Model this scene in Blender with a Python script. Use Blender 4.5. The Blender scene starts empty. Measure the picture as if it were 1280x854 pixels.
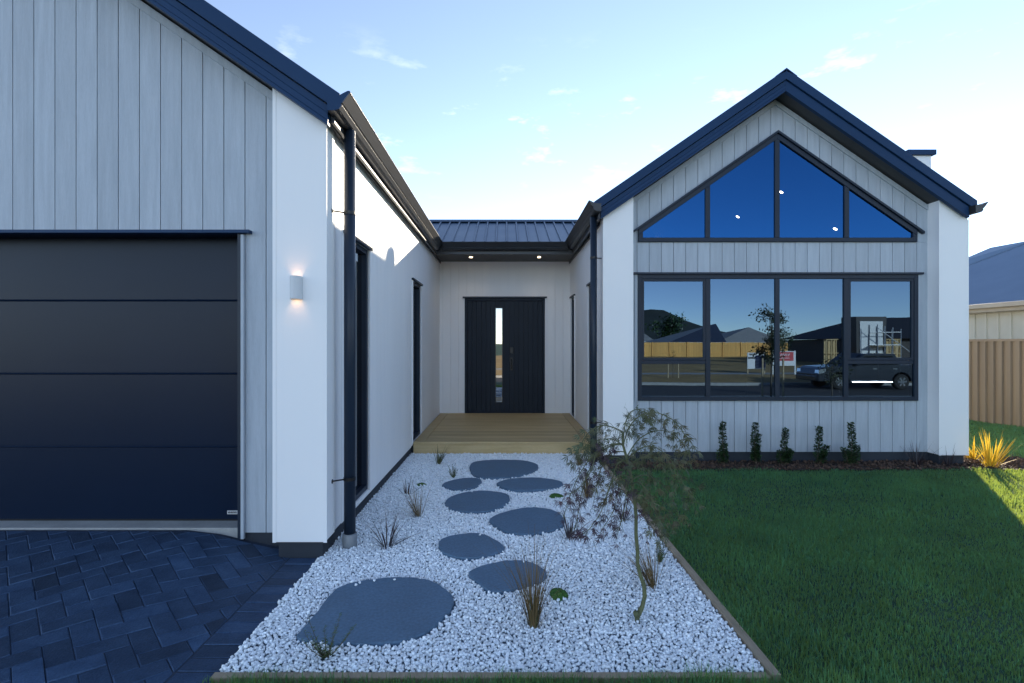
import bpy, math, random
import numpy as np
from mathutils import Vector, Matrix

random.seed(7)
RNG = np.random.default_rng(7)
SC = bpy.context.scene
COL = SC.collection

# ------------------------------------------------------------------ camera, sky, sun, exposure
FPX, CX, CY, CAMZ = 635.0, 632.0, 430.0, 1.48
cam_data = bpy.data.cameras.new('camera')
cam = bpy.data.objects.new('camera', cam_data)
COL.objects.link(cam)
cam.location = (0, 0, CAMZ)
cam.rotation_euler = (math.radians(90), 0, 0)
cam_data.sensor_width = 36.0
cam_data.lens = FPX / 1280 * 36.0
cam_data.shift_x = (640 - CX) / 1280
cam_data.shift_y = (CY - 427) / 1280
cam_data.clip_start = 0.05
cam_data.clip_end = 5000
SC.camera = cam

SUN_AZ, SUN_EL = math.radians(34.7), math.radians(16.7)
SUN_STRENGTH, SKY_STRENGTH = 4.6, 0.15
SUN_DIR = Vector((math.cos(SUN_EL) * math.sin(SUN_AZ), math.cos(SUN_EL) * math.cos(SUN_AZ), math.sin(SUN_EL)))

world = bpy.data.worlds.new('World')
SC.world = world
world.use_nodes = True
nt = world.node_tree
nt.nodes.clear()
w_out = nt.nodes.new('ShaderNodeOutputWorld')
w_bg = nt.nodes.new('ShaderNodeBackground')
w_sky = nt.nodes.new('ShaderNodeTexSky')
w_sky.sky_type = 'NISHITA'
w_sky.sun_disc = False
w_sky.sun_elevation = SUN_EL
w_sky.sun_rotation = SUN_AZ
w_sky.air_density = 0.6
w_sky.dust_density = 0.0
w_sky.ozone_density = 0.3
w_bg.inputs['Strength'].default_value = SKY_STRENGTH
# thin wisps of cloud in the sky
w_tc = nt.nodes.new('ShaderNodeTexCoord')
w_map = nt.nodes.new('ShaderNodeMapping')
w_map.inputs['Scale'].default_value = (5.0, 5.0, 15.0)
w_map.inputs['Location'].default_value = (1.9, 0.4, 1.7)
w_n = nt.nodes.new('ShaderNodeTexNoise')
w_n.inputs['Scale'].default_value = 1.6
w_n.inputs['Detail'].default_value = 9.0
w_n.inputs['Roughness'].default_value = 0.62
w_r = nt.nodes.new('ShaderNodeValToRGB')
w_r.color_ramp.elements[0].position = 0.58
w_r.color_ramp.elements[0].color = (0, 0, 0, 1)
w_r.color_ramp.elements[1].position = 0.80
w_r.color_ramp.elements[1].color = (0.75, 0.75, 0.75, 1)
w_sep = nt.nodes.new('ShaderNodeSeparateXYZ')
w_band = nt.nodes.new('ShaderNodeMapRange')      # only a belt of the sky carries wisps
w_band.inputs['From Min'].default_value = 0.52
w_band.inputs['From Max'].default_value = 0.36
w_up = nt.nodes.new('ShaderNodeMapRange')
w_up.inputs['From Min'].default_value = 0.26
w_up.inputs['From Max'].default_value = 0.40
w_m1 = nt.nodes.new('ShaderNodeMath'); w_m1.operation = 'MULTIPLY'
w_m2 = nt.nodes.new('ShaderNodeMath'); w_m2.operation = 'MULTIPLY'
w_mix = nt.nodes.new('ShaderNodeMix'); w_mix.data_type = 'RGBA'
L = nt.links.new
L(w_tc.outputs['Generated'], w_map.inputs['Vector'])
L(w_map.outputs['Vector'], w_n.inputs['Vector'])
L(w_n.outputs['Fac'], w_r.inputs['Fac'])
L(w_tc.outputs['Generated'], w_sep.inputs['Vector'])
L(w_sep.outputs['Z'], w_band.inputs['Value'])
L(w_sep.outputs['Z'], w_up.inputs['Value'])
L(w_band.outputs['Result'], w_m1.inputs[0])
L(w_up.outputs['Result'], w_m1.inputs[1])
L(w_m1.outputs['Value'], w_m2.inputs[0])
L(w_r.outputs['Color'], w_m2.inputs[1])
L(w_m2.outputs['Value'], w_mix.inputs['Factor'])
w_hsv = nt.nodes.new('ShaderNodeHueSaturation')
w_hsv.inputs['Saturation'].default_value = 0.9
L(w_sky.outputs['Color'], w_hsv.inputs['Color'])
w_tint = nt.nodes.new('ShaderNodeVectorMath'); w_tint.operation = 'MULTIPLY'
w_tint.inputs[1].default_value = (1.0, 0.985, 0.985)
L(w_hsv.outputs['Color'], w_tint.inputs[0])
L(w_tint.outputs['Vector'], w_mix.inputs['A'])
w_mix.inputs['B'].default_value = (5.6, 5.7, 5.9, 1)
L(w_mix.outputs['Result'], w_bg.inputs['Color'])
L(w_bg.outputs['Background'], w_out.inputs['Surface'])

sun_data = bpy.data.lights.new('sun', 'SUN')
sun_data.energy = SUN_STRENGTH
sun_data.angle = math.radians(0.5)
sun_data.color = (1.0, 0.86, 0.66)
sun = bpy.data.objects.new('sun', sun_data)
COL.objects.link(sun)
sun.rotation_euler = SUN_DIR.to_track_quat('Z', 'Y').to_euler()
sun.location = SUN_DIR * 60

SC.view_settings.view_transform = 'Standard'
SC.view_settings.look = 'None'
SC.view_settings.exposure = 1.48
SC.view_settings.gamma = 1.0
SC.view_settings.use_curve_mapping = False
SC.cycles.max_bounces = 8
SC.cycles.transparent_max_bounces = 12
SC.cycles.use_denoising = True


# ------------------------------------------------------------------ helpers
def P(px, py, y):
    """the point that stands at a place of the photograph, y metres out"""
    return Vector(((px - CX) / FPX * y, y, CAMZ + (CY - py) / FPX * y))


def G(px, py, z=0.0):
    s = (py - CY) / (CAMZ - z)
    return Vector(((px - CX) / s, FPX / s, z))


MIRROR = 6.372 * 2


def R(px, py, zv):
    """a point seen mirrored in the big window, zv metres along the folded ray"""
    v = P(px, py, zv)
    return Vector((v.x, MIRROR - zv, v.z))


class MB:
    def __init__(self):
        self.v, self.f, self.s = [], [], []

    def face(self, idx, shade=0.5):
        self.f.append(tuple(idx)); self.s.append(shade)

    def add(self, verts, faces, shade=0.5):
        b = len(self.v)
        self.v.extend([tuple(p) for p in verts])
        for f in faces:
            self.face([b + i for i in f], shade)

    def box(self, x0, x1, y0, y1, z0, z1, shade=0.5):
        if x0 > x1: x0, x1 = x1, x0
        if y0 > y1: y0, y1 = y1, y0
        if z0 > z1: z0, z1 = z1, z0
        self.add([(x0, y0, z0), (x1, y0, z0), (x1, y1, z0), (x0, y1, z0),
                  (x0, y0, z1), (x1, y0, z1), (x1, y1, z1), (x0, y1, z1)],
                 [(0, 3, 2, 1), (4, 5, 6, 7), (0, 1, 5, 4), (1, 2, 6, 5), (2, 3, 7, 6), (3, 0, 4, 7)], shade)

    def prism(self, poly, axis, a, b, shade=0.5):
        """poly: 2-D points; axis 'y': (x,z), 'x': (y,z), 'z': (x,y)"""
        n = len(poly)
        def mk(p, t):
            if axis == 'y': return (p[0], t, p[1])
            if axis == 'x': return (t, p[0], p[1])
            return (p[0], p[1], t)
        vs = [mk(p, a) for p in poly] + [mk(p, b) for p in poly]
        fs = [tuple(range(n - 1, -1, -1)), tuple(range(n, 2 * n))]
        for i in range(n):
            j = (i + 1) % n
            fs.append((i, j, n + j, n + i))
        self.add(vs, fs, shade)

    def tube(self, pts, radii, sides=8, shade=0.5, cap=True):
        pts = [Vector(p) for p in pts]
        if not hasattr(radii, '__len__'): radii = [radii] * len(pts)
        b = len(self.v)
        up = Vector((0.13, 0.21, 1)).normalized()
        for i, p in enumerate(pts):
            d = (pts[min(i + 1, len(pts) - 1)] - pts[max(i - 1, 0)])
            if d.length < 1e-9: d = Vector((0, 0, 1))
            d.normalize()
            u = d.cross(up)
            if u.length < 0.05: u = d.cross(Vector((1, 0, 0)))
            u.normalize(); w = d.cross(u)
            for k in range(sides):
                a = 2 * math.pi * k / sides
                self.v.append(tuple(p + (u * math.cos(a) + w * math.sin(a)) * radii[i]))
        for i in range(len(pts) - 1):
            for k in range(sides):
                k2 = (k + 1) % sides
                self.face((b + i * sides + k, b + i * sides + k2, b + (i + 1) * sides + k2, b + (i + 1) * sides + k), shade)
        if cap:
            self.face([b + k for k in range(sides - 1, -1, -1)], shade)
            e = b + (len(pts) - 1) * sides
            self.face([e + k for k in range(sides)], shade)

    def lathe(self, prof, c, sides=20, shade=0.5, axis='z'):
        """prof: (radius, height) from bottom to top"""
        b = len(self.v)
        for r, h in prof:
            for k in range(sides):
                a = 2 * math.pi * k / sides
                if axis == 'z': self.v.append((c[0] + r * math.cos(a), c[1] + r * math.sin(a), c[2] + h))
                else: self.v.append((c[0] + r * math.cos(a), c[1] + h, c[2] + r * math.sin(a)))
        for i in range(len(prof) - 1):
            for k in range(sides):
                k2 = (k + 1) % sides
                self.face((b + i * sides + k, b + i * sides + k2, b + (i + 1) * sides + k2, b + (i + 1) * sides + k), shade)
        self.face([b + k for k in range(sides - 1, -1, -1)], shade)
        e = b + (len(prof) - 1) * sides
        self.face([e + k for k in range(sides)], shade)

    def build(self, name, material, parent=None, origin=None, bevel=0.0, smooth=False):
        me = bpy.data.meshes.new(name)
        me.from_pydata(self.v, [], self.f)
        at = me.attributes.new('shade', 'FLOAT', 'FACE')
        at.data.foreach_set('value', np.array(self.s, dtype=np.float32))
        me.materials.append(material)
        if smooth:
            me.polygons.foreach_set('use_smooth', [True] * len(me.polygons))
        me.update()
        o = bpy.data.objects.new(name, me)
        COL.objects.link(o)
        if parent is not None:
            o.parent = parent
            if origin is not None:
                o.matrix_parent_inverse = Matrix.Translation(-Vector(origin))
        if bevel > 0:
            m = o.modifiers.new('bevel', 'BEVEL')
            m.width = bevel; m.segments = 2; m.limit_method = 'ANGLE'; m.angle_limit = math.radians(40)
        return o


def tag(o, label, cat, group=None, kind=None):
    if label: o['label'] = label
    if cat: o['category'] = cat
    if group: o['group'] = group
    if kind: o['kind'] = kind
    return o


def thing(name, label, cat, loc=(0, 0, 0), group=None):
    o = bpy.data.objects.new(name, None)
    COL.objects.link(o)
    o.location = loc
    o.empty_display_size = 0.2
    return tag(o, label, cat, group)


def structure(o, kind='structure', label=None):
    o['kind'] = kind
    if label: o['label'] = label
    return o


def mesh_np(name, verts, tris, shade, material):
    me = bpy.data.meshes.new(name)
    nv, nf = len(verts), len(tris)
    me.vertices.add(nv)
    me.vertices.foreach_set('co', np.ascontiguousarray(verts, dtype=np.float32).ravel())
    me.loops.add(nf * 3)
    me.loops.foreach_set('vertex_index', np.ascontiguousarray(tris, dtype=np.int32).ravel())
    me.polygons.add(nf)
    me.polygons.foreach_set('loop_start', np.arange(0, nf * 3, 3, dtype=np.int32))
    at = me.attributes.new('shade', 'FLOAT', 'FACE')
    at.data.foreach_set('value', np.ascontiguousarray(shade, dtype=np.float32))
    me.materials.append(material)
    me.update(calc_edges=True)
    me.validate()
    o = bpy.data.objects.new(name, me)
    COL.objects.link(o)
    return o


# ------------------------------------------------------------------ materials
def material(name, c1, c2=None, rough=0.6, scale=6.0, stretch=(1, 1, 1), shade=0.0, bump=0.0, bump_scale=None,
             metal=0.0, spec=0.5, coat=0.0, detail=5.0, translucent=0.0, tcol=None, rough_var=0.0, fine=0.0):
    m = bpy.data.materials.new(name)
    m.use_nodes = True
    n = m.node_tree
    n.nodes.clear()
    out = n.nodes.new('ShaderNodeOutputMaterial')
    b = n.nodes.new('ShaderNodeBsdfPrincipled')
    b.inputs['Roughness'].default_value = rough
    b.inputs['Metallic'].default_value = metal
    b.inputs['Specular IOR Level'].default_value = spec
    b.inputs['Coat Weight'].default_value = coat
    tc = n.nodes.new('ShaderNodeTexCoord')
    mp = n.nodes.new('ShaderNodeMapping')
    mp.inputs['Scale'].default_value = stretch
    n.links.new(tc.outputs['Object'], mp.inputs['Vector'])
    noise = n.nodes.new('ShaderNodeTexNoise')
    noise.inputs['Scale'].default_value = scale
    noise.inputs['Detail'].default_value = detail
    noise.inputs['Roughness'].default_value = 0.6
    n.links.new(mp.outputs['Vector'], noise.inputs['Vector'])
    ramp = n.nodes.new('ShaderNodeValToRGB')
    ramp.color_ramp.elements[0].position = 0.3
    ramp.color_ramp.elements[1].position = 0.7
    c2 = c2 or c1
    ramp.color_ramp.elements[0].color = (*c1, 1)
    ramp.color_ramp.elements[1].color = (*c2, 1)
    n.links.new(noise.outputs['Fac'], ramp.inputs['Fac'])
    col = ramp.outputs['Color']
    if shade > 0:
        at = n.nodes.new('ShaderNodeAttribute')
        at.attribute_name = 'shade'
        mr = n.nodes.new('ShaderNodeMapRange')
        mr.inputs['To Min'].default_value = 1 - shade
        mr.inputs['To Max'].default_value = 1 + shade
        n.links.new(at.outputs['Fac'], mr.inputs['Value'])
        mx = n.nodes.new('ShaderNodeVectorMath'); mx.operation = 'SCALE'
        n.links.new(col, mx.inputs[0]); n.links.new(mr.outputs['Result'], mx.inputs['Scale'])
        col = mx.outputs['Vector']
    if fine > 0:
        n2 = n.nodes.new('ShaderNodeTexNoise')
        n2.inputs['Scale'].default_value = scale * 14
        n2.inputs['Detail'].default_value = 3
        n.links.new(mp.outputs['Vector'], n2.inputs['Vector'])
        mr2 = n.nodes.new('ShaderNodeMapRange')
        mr2.inputs['From Min'].default_value = 0.25; mr2.inputs['From Max'].default_value = 0.75
        mr2.inputs['To Min'].default_value = 1 - fine
        mr2.inputs['To Max'].default_value = 1 + fine
        n.links.new(n2.outputs['Fac'], mr2.inputs['Value'])
        mx2 = n.nodes.new('ShaderNodeVectorMath'); mx2.operation = 'SCALE'
        n.links.new(col, mx2.inputs[0]); n.links.new(mr2.outputs['Result'], mx2.inputs['Scale'])
        col = mx2.outputs['Vector']
    n.links.new(col, b.inputs['Base Color'])
    if rough_var > 0:
        mr3 = n.nodes.new('ShaderNodeMapRange')
        mr3.inputs['To Min'].default_value = max(rough - rough_var, 0.02)
        mr3.inputs['To Max'].default_value = min(rough + rough_var, 1.0)
        n.links.new(noise.outputs['Fac'], mr3.inputs['Value'])
        n.links.new(mr3.outputs['Result'], b.inputs['Roughness'])
    if bump > 0:
        bn = n.nodes.new('ShaderNodeTexNoise')
        bn.inputs['Scale'].default_value = bump_scale or scale * 4
        bn.inputs['Detail'].default_value = 4
        n.links.new(mp.outputs['Vector'], bn.inputs['Vector'])
        bp = n.nodes.new('ShaderNodeBump')
        bp.inputs['Strength'].default_value = bump
        bp.inputs['Distance'].default_value = 0.01
        n.links.new(bn.outputs['Fac'], bp.inputs['Height'])
        n.links.new(bp.outputs['Normal'], b.inputs['Normal'])
    surf = b.outputs['BSDF']
    if translucent > 0:
        tr = n.nodes.new('ShaderNodeBsdfTranslucent')
        if tcol: tr.inputs['Color'].default_value = (*tcol, 1)
        else: n.links.new(col, tr.inputs['Color'])
        ms = n.nodes.new('ShaderNodeMixShader')
        ms.inputs['Fac'].default_value = translucent
        n.links.new(surf, ms.inputs[1]); n.links.new(tr.outputs['BSDF'], ms.inputs[2])
        surf = ms.outputs['Shader']
    n.links.new(surf, out.inputs['Surface'])
    return m


def glass(name, refl, tint, rcol=(0.36, 0.58, 0.90)):
    m = bpy.data.materials.new(name)
    m.use_nodes = True
    n = m.node_tree
    n.nodes.clear()
    out = n.nodes.new('ShaderNodeOutputMaterial')
    gl = n.nodes.new('ShaderNodeBsdfGlossy')
    gl.inputs['Roughness'].default_value = 0.0
    gl.inputs['Color'].default_value = (*rcol, 1)
    tr = n.nodes.new('ShaderNodeBsdfTransparent')
    tr.inputs['Color'].default_value = (*tint, 1)
    fr = n.nodes.new('ShaderNodeFresnel'); fr.inputs['IOR'].default_value = 1.5
    mr = n.nodes.new('ShaderNodeMapRange')
    mr.inputs['To Min'].default_value = refl; mr.inputs['To Max'].default_value = 1.0
    n.links.new(fr.outputs['Fac'], mr.inputs['Value'])
    # the very slight waviness of float glass
    tc = n.nodes.new('ShaderNodeTexCoord')
    nz = n.nodes.new('ShaderNodeTexNoise'); nz.inputs['Scale'].default_value = 1.3
    n.links.new(tc.outputs['Object'], nz.inputs['Vector'])
    bp = n.nodes.new('ShaderNodeBump'); bp.inputs['Strength'].default_value = 0.02; bp.inputs['Distance'].default_value = 0.02
    n.links.new(nz.outputs['Fac'], bp.inputs['Height'])
    n.links.new(bp.outputs['Normal'], gl.inputs['Normal'])
    ms = n.nodes.new('ShaderNodeMixShader')
    n.links.new(mr.outputs['Result'], ms.inputs['Fac'])
    n.links.new(tr.outputs['BSDF'], ms.inputs[1]); n.links.new(gl.outputs['BSDF'], ms.inputs[2])
    n.links.new(ms.outputs['Shader'], out.inputs['Surface'])
    return m


def emitter(name, color, strength):
    m = bpy.data.materials.new(name)
    m.use_nodes = True
    n = m.node_tree
    n.nodes.clear()
    out = n.nodes.new('ShaderNodeOutputMaterial')
    e = n.nodes.new('ShaderNodeEmission')
    e.inputs['Color'].default_value = (*color, 1); e.inputs['Strength'].default_value = strength
    n.links.new(e.outputs['Emission'], out.inputs['Surface'])
    return m


M = {}
M['grey_board'] = material('grey_stained_board', (0.37, 0.415, 0.465), (0.45, 0.50, 0.555), 0.65, 3.0, (9, 9, 0.7), shade=0.075, bump=0.15, bump_scale=30, fine=0.06)
M['groove'] = material('groove_shadow_backing', (0.03, 0.03, 0.035), rough=0.9)
M['white_board'] = material('white_painted_board', (0.83, 0.84, 0.85), (0.87, 0.87, 0.87), 0.5, 1.5, (3, 3, 0.6), shade=0.015, bump=0.05, bump_scale=60)
M['white_sheet'] = material('white_painted_sheet', (0.84, 0.85, 0.86), (0.87, 0.87, 0.87), 0.5, 0.8, bump=0.04, bump_scale=70)
M['dark_metal'] = material('charcoal_metal', (0.009, 0.036, 0.095), (0.012, 0.042, 0.108), 0.42, 2.0, spec=0.18, rough_var=0.06)
M['roof_metal'] = material('charcoal_roof_sheet', (0.032, 0.070, 0.125), (0.042, 0.082, 0.145), 0.35, 2.0, spec=0.6, rough_var=0.08)
M['gutter_metal'] = material('charcoal_gutter_metal', (0.026, 0.028, 0.032), (0.032, 0.034, 0.038), 0.36, 2.0, spec=0.5)
M['frame'] = material('black_aluminium', (0.012, 0.021, 0.037), (0.015, 0.025, 0.044), 0.42, 3.0, spec=0.3)
M['soffit'] = material('dark_soffit', (0.05, 0.052, 0.055), (0.06, 0.06, 0.062), 0.6, 2.0)
M['plinth'] = material('dark_plinth', (0.020, 0.026, 0.036), (0.028, 0.035, 0.047), 0.8, 4.0, bump=0.1)
M['garage'] = material('black_garage_panel', (0.003, 0.011, 0.030), (0.0035, 0.012, 0.033), 0.3, 2.0, spec=0.17, bump=0.03, bump_scale=220)
M['door'] = material('black_front_door', (0.009, 0.016, 0.028), (0.011, 0.019, 0.033), 0.5, 4.0, spec=0.25)
M['hardware'] = material('black_hardware', (0.006, 0.006, 0.007), rough=0.35)
M['concrete'] = material('concrete', (0.30, 0.30, 0.29), (0.40, 0.40, 0.385), 0.85, 5.0, bump=0.15, fine=0.08)
M['pvc'] = material('grey_pvc', (0.20, 0.22, 0.24), (0.24, 0.26, 0.28), 0.45, 3.0)
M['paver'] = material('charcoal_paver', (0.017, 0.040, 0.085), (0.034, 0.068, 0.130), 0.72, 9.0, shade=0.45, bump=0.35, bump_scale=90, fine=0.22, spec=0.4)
M['joint_sand'] = material('joint_sand', (0.014, 0.024, 0.045), (0.03, 0.045, 0.075), 0.95, 30.0)
M['pebble'] = material('white_pebble', (0.84, 0.89, 0.92), (0.93, 0.95, 0.96), 0.65, 25.0, shade=0.2, spec=0.3)
M['gravel_bed'] = material('gravel_fines', (0.07, 0.11, 0.16), (0.17, 0.23, 0.30), 0.95, 120.0, bump=0.5)
M['bluestone'] = material('grey_stone_slab', (0.070, 0.132, 0.205), (0.094, 0.168, 0.255), 0.6, 4.5, shade=0.14, bump=0.35, bump_scale=28, fine=0.2, rough_var=0.14)
M['deck'] = material('treated_pine_deck', (0.45, 0.325, 0.15), (0.57, 0.43, 0.225), 0.6, 2.2, (0.9, 9, 9), shade=0.16, bump=0.12, bump_scale=20, fine=0.1)
M['edging'] = material('weathered_timber_edging', (0.24, 0.19, 0.13), (0.36, 0.285, 0.20), 0.8, 6.0, (6, 1, 6), shade=0.1, bump=0.2)
M['mulch_soil'] = material('dark_soil', (0.022, 0.015, 0.012), (0.05, 0.033, 0.024), 0.95, 25.0, bump=0.8)
M['mulch'] = material('bark_mulch', (0.045, 0.026, 0.018), (0.12, 0.07, 0.045), 0.9, 30.0, shade=0.5)
M['ground'] = material('lawn_ground', (0.022, 0.060, 0.035), (0.045, 0.10, 0.050), 0.95, 1.2, bump=0.5, bump_scale=40, fine=0.35)
M['grass'] = material('grass_blade', (0.014, 0.125, 0.095), (0.080, 0.27, 0.135), 0.5, 2.2, shade=0.5, translucent=0.42, tcol=(0.36, 0.46, 0.06), fine=0.25, spec=0.35)
M['yellow_flax'] = material('yellow_flax_leaf', (0.50, 0.33, 0.03), (0.62, 0.42, 0.05), 0.65, 12.0, shade=0.3, translucent=0.45, spec=0.15)
M['black_flax'] = material('black_flax_leaf', (0.022, 0.015, 0.018), (0.045, 0.026, 0.03), 0.45, 12.0, shade=0.4)
M['tussock'] = material('bronze_tussock_blade', (0.12, 0.085, 0.03), (0.24, 0.15, 0.06), 0.6, 12.0, shade=0.45, translucent=0.2)
M['olive_tuft'] = material('olive_tuft_blade', (0.06, 0.08, 0.025), (0.12, 0.12, 0.045), 0.6, 12.0, shade=0.4, translucent=0.2)
M['moss'] = material('bright_moss', (0.030, 0.095, 0.012), (0.055, 0.15, 0.02), 0.8, 40.0, shade=0.4, bump=0.6, bump_scale=200)
M['fern'] = material('feathery_green_leaf', (0.055, 0.105, 0.03), (0.10, 0.16, 0.05), 0.6, 20.0, shade=0.4, translucent=0.25)
M['shrub'] = material('dark_green_leaf', (0.018, 0.045, 0.016), (0.04, 0.085, 0.026), 0.35, 20.0, shade=0.45, translucent=0.12)
M['stem'] = material('brown_stem', (0.07, 0.05, 0.03), (0.12, 0.09, 0.055), 0.8, 20.0)
M['maple_bark'] = material('olive_bark', (0.085, 0.095, 0.04), (0.13, 0.14, 0.065), 0.7, 25.0, bump=0.3)
M['maple_green'] = material('bronze_green_leaf', (0.045, 0.095, 0.05), (0.15, 0.115, 0.055), 0.5, 4.0, shade=0.45, translucent=0.3)
M['maple_purple'] = material('dark_purple_leaf', (0.028, 0.018, 0.03), (0.075, 0.036, 0.05), 0.5, 8.0, shade=0.45, translucent=0.2)
M['brown_steel'] = material('brown_steel_fence', (0.165, 0.125, 0.085), (0.215, 0.165, 0.112), 0.5, 1.0, (4, 4, 0.5), shade=0.08)
M['cream'] = material('cream_board', (0.58, 0.56, 0.47), (0.64, 0.62, 0.53), 0.65, 2.0, shade=0.05)
M['beige_metal'] = material('beige_fascia', (0.42, 0.36, 0.28), (0.47, 0.41, 0.32), 0.5, 2.0)
M['blue_roof'] = material('blue_grey_roof', (0.12, 0.18, 0.27), (0.145, 0.21, 0.31), 0.42, 1.0, shade=0.05, spec=0.6)
M['asphalt'] = material('asphalt', (0.035, 0.035, 0.037), (0.06, 0.06, 0.062), 0.9, 3.0, bump=0.3, bump_scale=80, fine=0.2)
M['dirt'] = material('dry_grass_and_dirt', (0.28, 0.18, 0.06), (0.46, 0.30, 0.11), 0.95, 0.6, fine=0.4)
M['paling'] = material('new_pine_paling', (0.74, 0.37, 0.09), (0.82, 0.46, 0.13), 0.7, 2.0, (8, 8, 0.8), shade=0.15)
M['grey_roof'] = material('light_grey_roof', (0.33, 0.31, 0.29), (0.38, 0.36, 0.33), 0.6, 1.0)
M['navy_roof'] = material('navy_roof', (0.035, 0.045, 0.07), (0.05, 0.06, 0.09), 0.45, 1.0)
M['black_roof'] = material('black_roof', (0.018, 0.018, 0.02), (0.026, 0.026, 0.028), 0.6, 1.0)
M['brick'] = material('dark_wall', (0.05, 0.045, 0.042), (0.08, 0.07, 0.065), 0.8, 3.0)
M['white_wall'] = material('white_wrap', (0.70, 0.69, 0.66), (0.78, 0.77, 0.74), 0.6, 1.0)
M['frame_timber'] = material('raw_framing_timber', (0.50, 0.35, 0.16), (0.60, 0.43, 0.21), 0.7, 3.0)
M['galv'] = material('galvanised_tube', (0.42, 0.43, 0.44), (0.5, 0.5, 0.5), 0.35, 3.0, metal=0.6)
M['hill'] = material('wooded_hill', (0.016, 0.026, 0.022), (0.032, 0.044, 0.034), 0.95, 0.02, detail=8)
M['tree_leaf'] = material('tree_leaf', (0.03, 0.045, 0.015), (0.07, 0.08, 0.03), 0.6, 2.0, shade=0.45, translucent=0.2)
M['bark'] = material('grey_bark', (0.10, 0.085, 0.065), (0.16, 0.14, 0.11), 0.85, 9.0)
M['stake'] = material('pale_timber_stake', (0.40, 0.30, 0.18), (0.5, 0.39, 0.24), 0.75, 4.0)
M['sign_red'] = material('red_sign_paint', (0.55, 0.02, 0.035), rough=0.45)
M['sign_white'] = material('white_sign_paint', (0.74, 0.73, 0.73), rough=0.5)
M['sign_blue'] = material('slate_blue_sign_paint', (0.045, 0.06, 0.15), rough=0.5)
M['sign_ink'] = material('dark_sign_ink', (0.02, 0.02, 0.025), rough=0.5)
M['car_paint'] = material('dark_blue_car_paint', (0.012, 0.017, 0.028), (0.014, 0.02, 0.032), 0.22, 1.0, coat=0.8)
M['car_glass'] = material('dark_car_glass', (0.006, 0.007, 0.008), rough=0.05, spec=0.8)
M['chrome'] = material('chrome', (0.65, 0.65, 0.66), rough=0.15, metal=1.0)
M['tyre'] = material('tyre_rubber', (0.012, 0.012, 0.012), (0.02, 0.02, 0.02), 0.8, 6.0)
M['lamp_white'] = material('white_lamp_metal', (0.62, 0.64, 0.66), (0.66, 0.68, 0.70), 0.45, 3.0)
M['interior'] = material('interior_plaster', (0.20, 0.20, 0.20), (0.24, 0.24, 0.235), 0.8, 2.0)
M['interior_floor'] = material('interior_floor', (0.08, 0.07, 0.06), (0.12, 0.105, 0.09), 0.6, 3.0)
M['glass'] = glass('window_glass', 0.15, (0.07, 0.075, 0.08))
M['gable_glass'] = glass('sky_tinted_glass', 0.16, (0.08, 0.085, 0.10), (0.08, 0.38, 1.0))  # deeper blue of the reflected upper sky is put into this glass tint
M['side_glass'] = glass('plain_glass', 0.22, (0.16, 0.17, 0.18), (0.85, 0.92, 1.0))
M['door_glass'] = glass('mirror_coated_glass', 0.36, (0.16, 0.17, 0.18), (0.95, 0.97, 1.0))
M['downpipe'] = material('dark_downpipe_metal', (0.012, 0.022, 0.040), (0.015, 0.027, 0.048), 0.4, 2.0, spec=0.35)
M['warm_light'] = emitter('warm_lamp_light', (1.0, 0.66, 0.34), 4.0)
M['downlight'] = emitter('downlight_light', (1.0, 0.76, 0.48), 8.0)
M['room_downlight'] = emitter('room_downlight_light', (1.0, 0.80, 0.58), 30.0)
M['nameplate'] = material('silver_nameplate', (0.55, 0.56, 0.57), rough=0.35, metal=0.2)

# ------------------------------------------------------------------ the ground and the street
# one sheet: level round the house, falling to the street behind the camera and rising again beyond it
GP = [(2500, 0.0), (300, 0.0), (60, 0.0), (20, -0.012), (9, -0.012), (0.0, -0.012), (-2.5, -0.16), (-5.0, -0.38), (-8.0, -0.66), (-8.001, -0.80), (-15.0, -0.80),
      (-15.001, -0.66), (-21.0, -0.55), (-23.0, -0.53), (-36, -0.30), (-50.0, -0.10), (-75, 0.0), (-150, 0.4), (-2500, 0.4)]


def ground_z(y):
    ys = [p[0] for p in GP]
    for (a, za), (b, zb) in zip(GP, GP[1:]):
        if b <= y <= a:
            t = (a - y) / max(a - b, 1e-9)
            return za + (zb - za) * t
    return 0.0


mb = MB()
for (a, za), (b, zb) in zip(GP, GP[1:]):
    mb.add([(-2500, a, za), (2500, a, za), (2500, b, zb), (-2500, b, zb)], [(3, 2, 1, 0)])
structure(mb.build('ground', M['ground']))
mb = MB(); mb.add([(-300, -8.05, -0.796), (300, -8.05, -0.796), (300, -14.95, -0.796), (-300, -14.95, -0.796)], [(3, 2, 1, 0)])
structure(mb.build('road', M['asphalt']))
for y0, y1 in ((-8.05, -7.85), (-15.15, -14.95)):
    mb = MB(); mb.prism([(-y0, -0.85), (-y1, -0.85), (-y1, -0.645), (-y0, -0.645)], 'x', -300, 300)
    mb.v = [(v[0], -v[1], v[2]) for v in mb.v]
    structure(mb.build('kerb', M['concrete']))
mb = MB(); mb.add([(-300, -21.0, -0.543), (300, -21.0, -0.543), (300, -22.6, -0.526), (-300, -22.6, -0.526)], [(3, 2, 1, 0)])
structure(mb.build('footpath', M['concrete']))
mb = MB()
mb.add([(-150, -22.62, -0.527), (150, -22.62, -0.527), (150, -36, -0.292), (-150, -36, -0.292), (150, -50, -0.092), (-150, -50, -0.092)], [(3, 2, 1, 0), (5, 4, 2, 3)])
mb.add([(-150, -15.2, -0.646), (150, -15.2, -0.646), (150, -20.98, -0.546), (-150, -20.98, -0.546)], [(3, 2, 1, 0)])
structure(mb.build('verge', M['dirt']))

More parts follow.
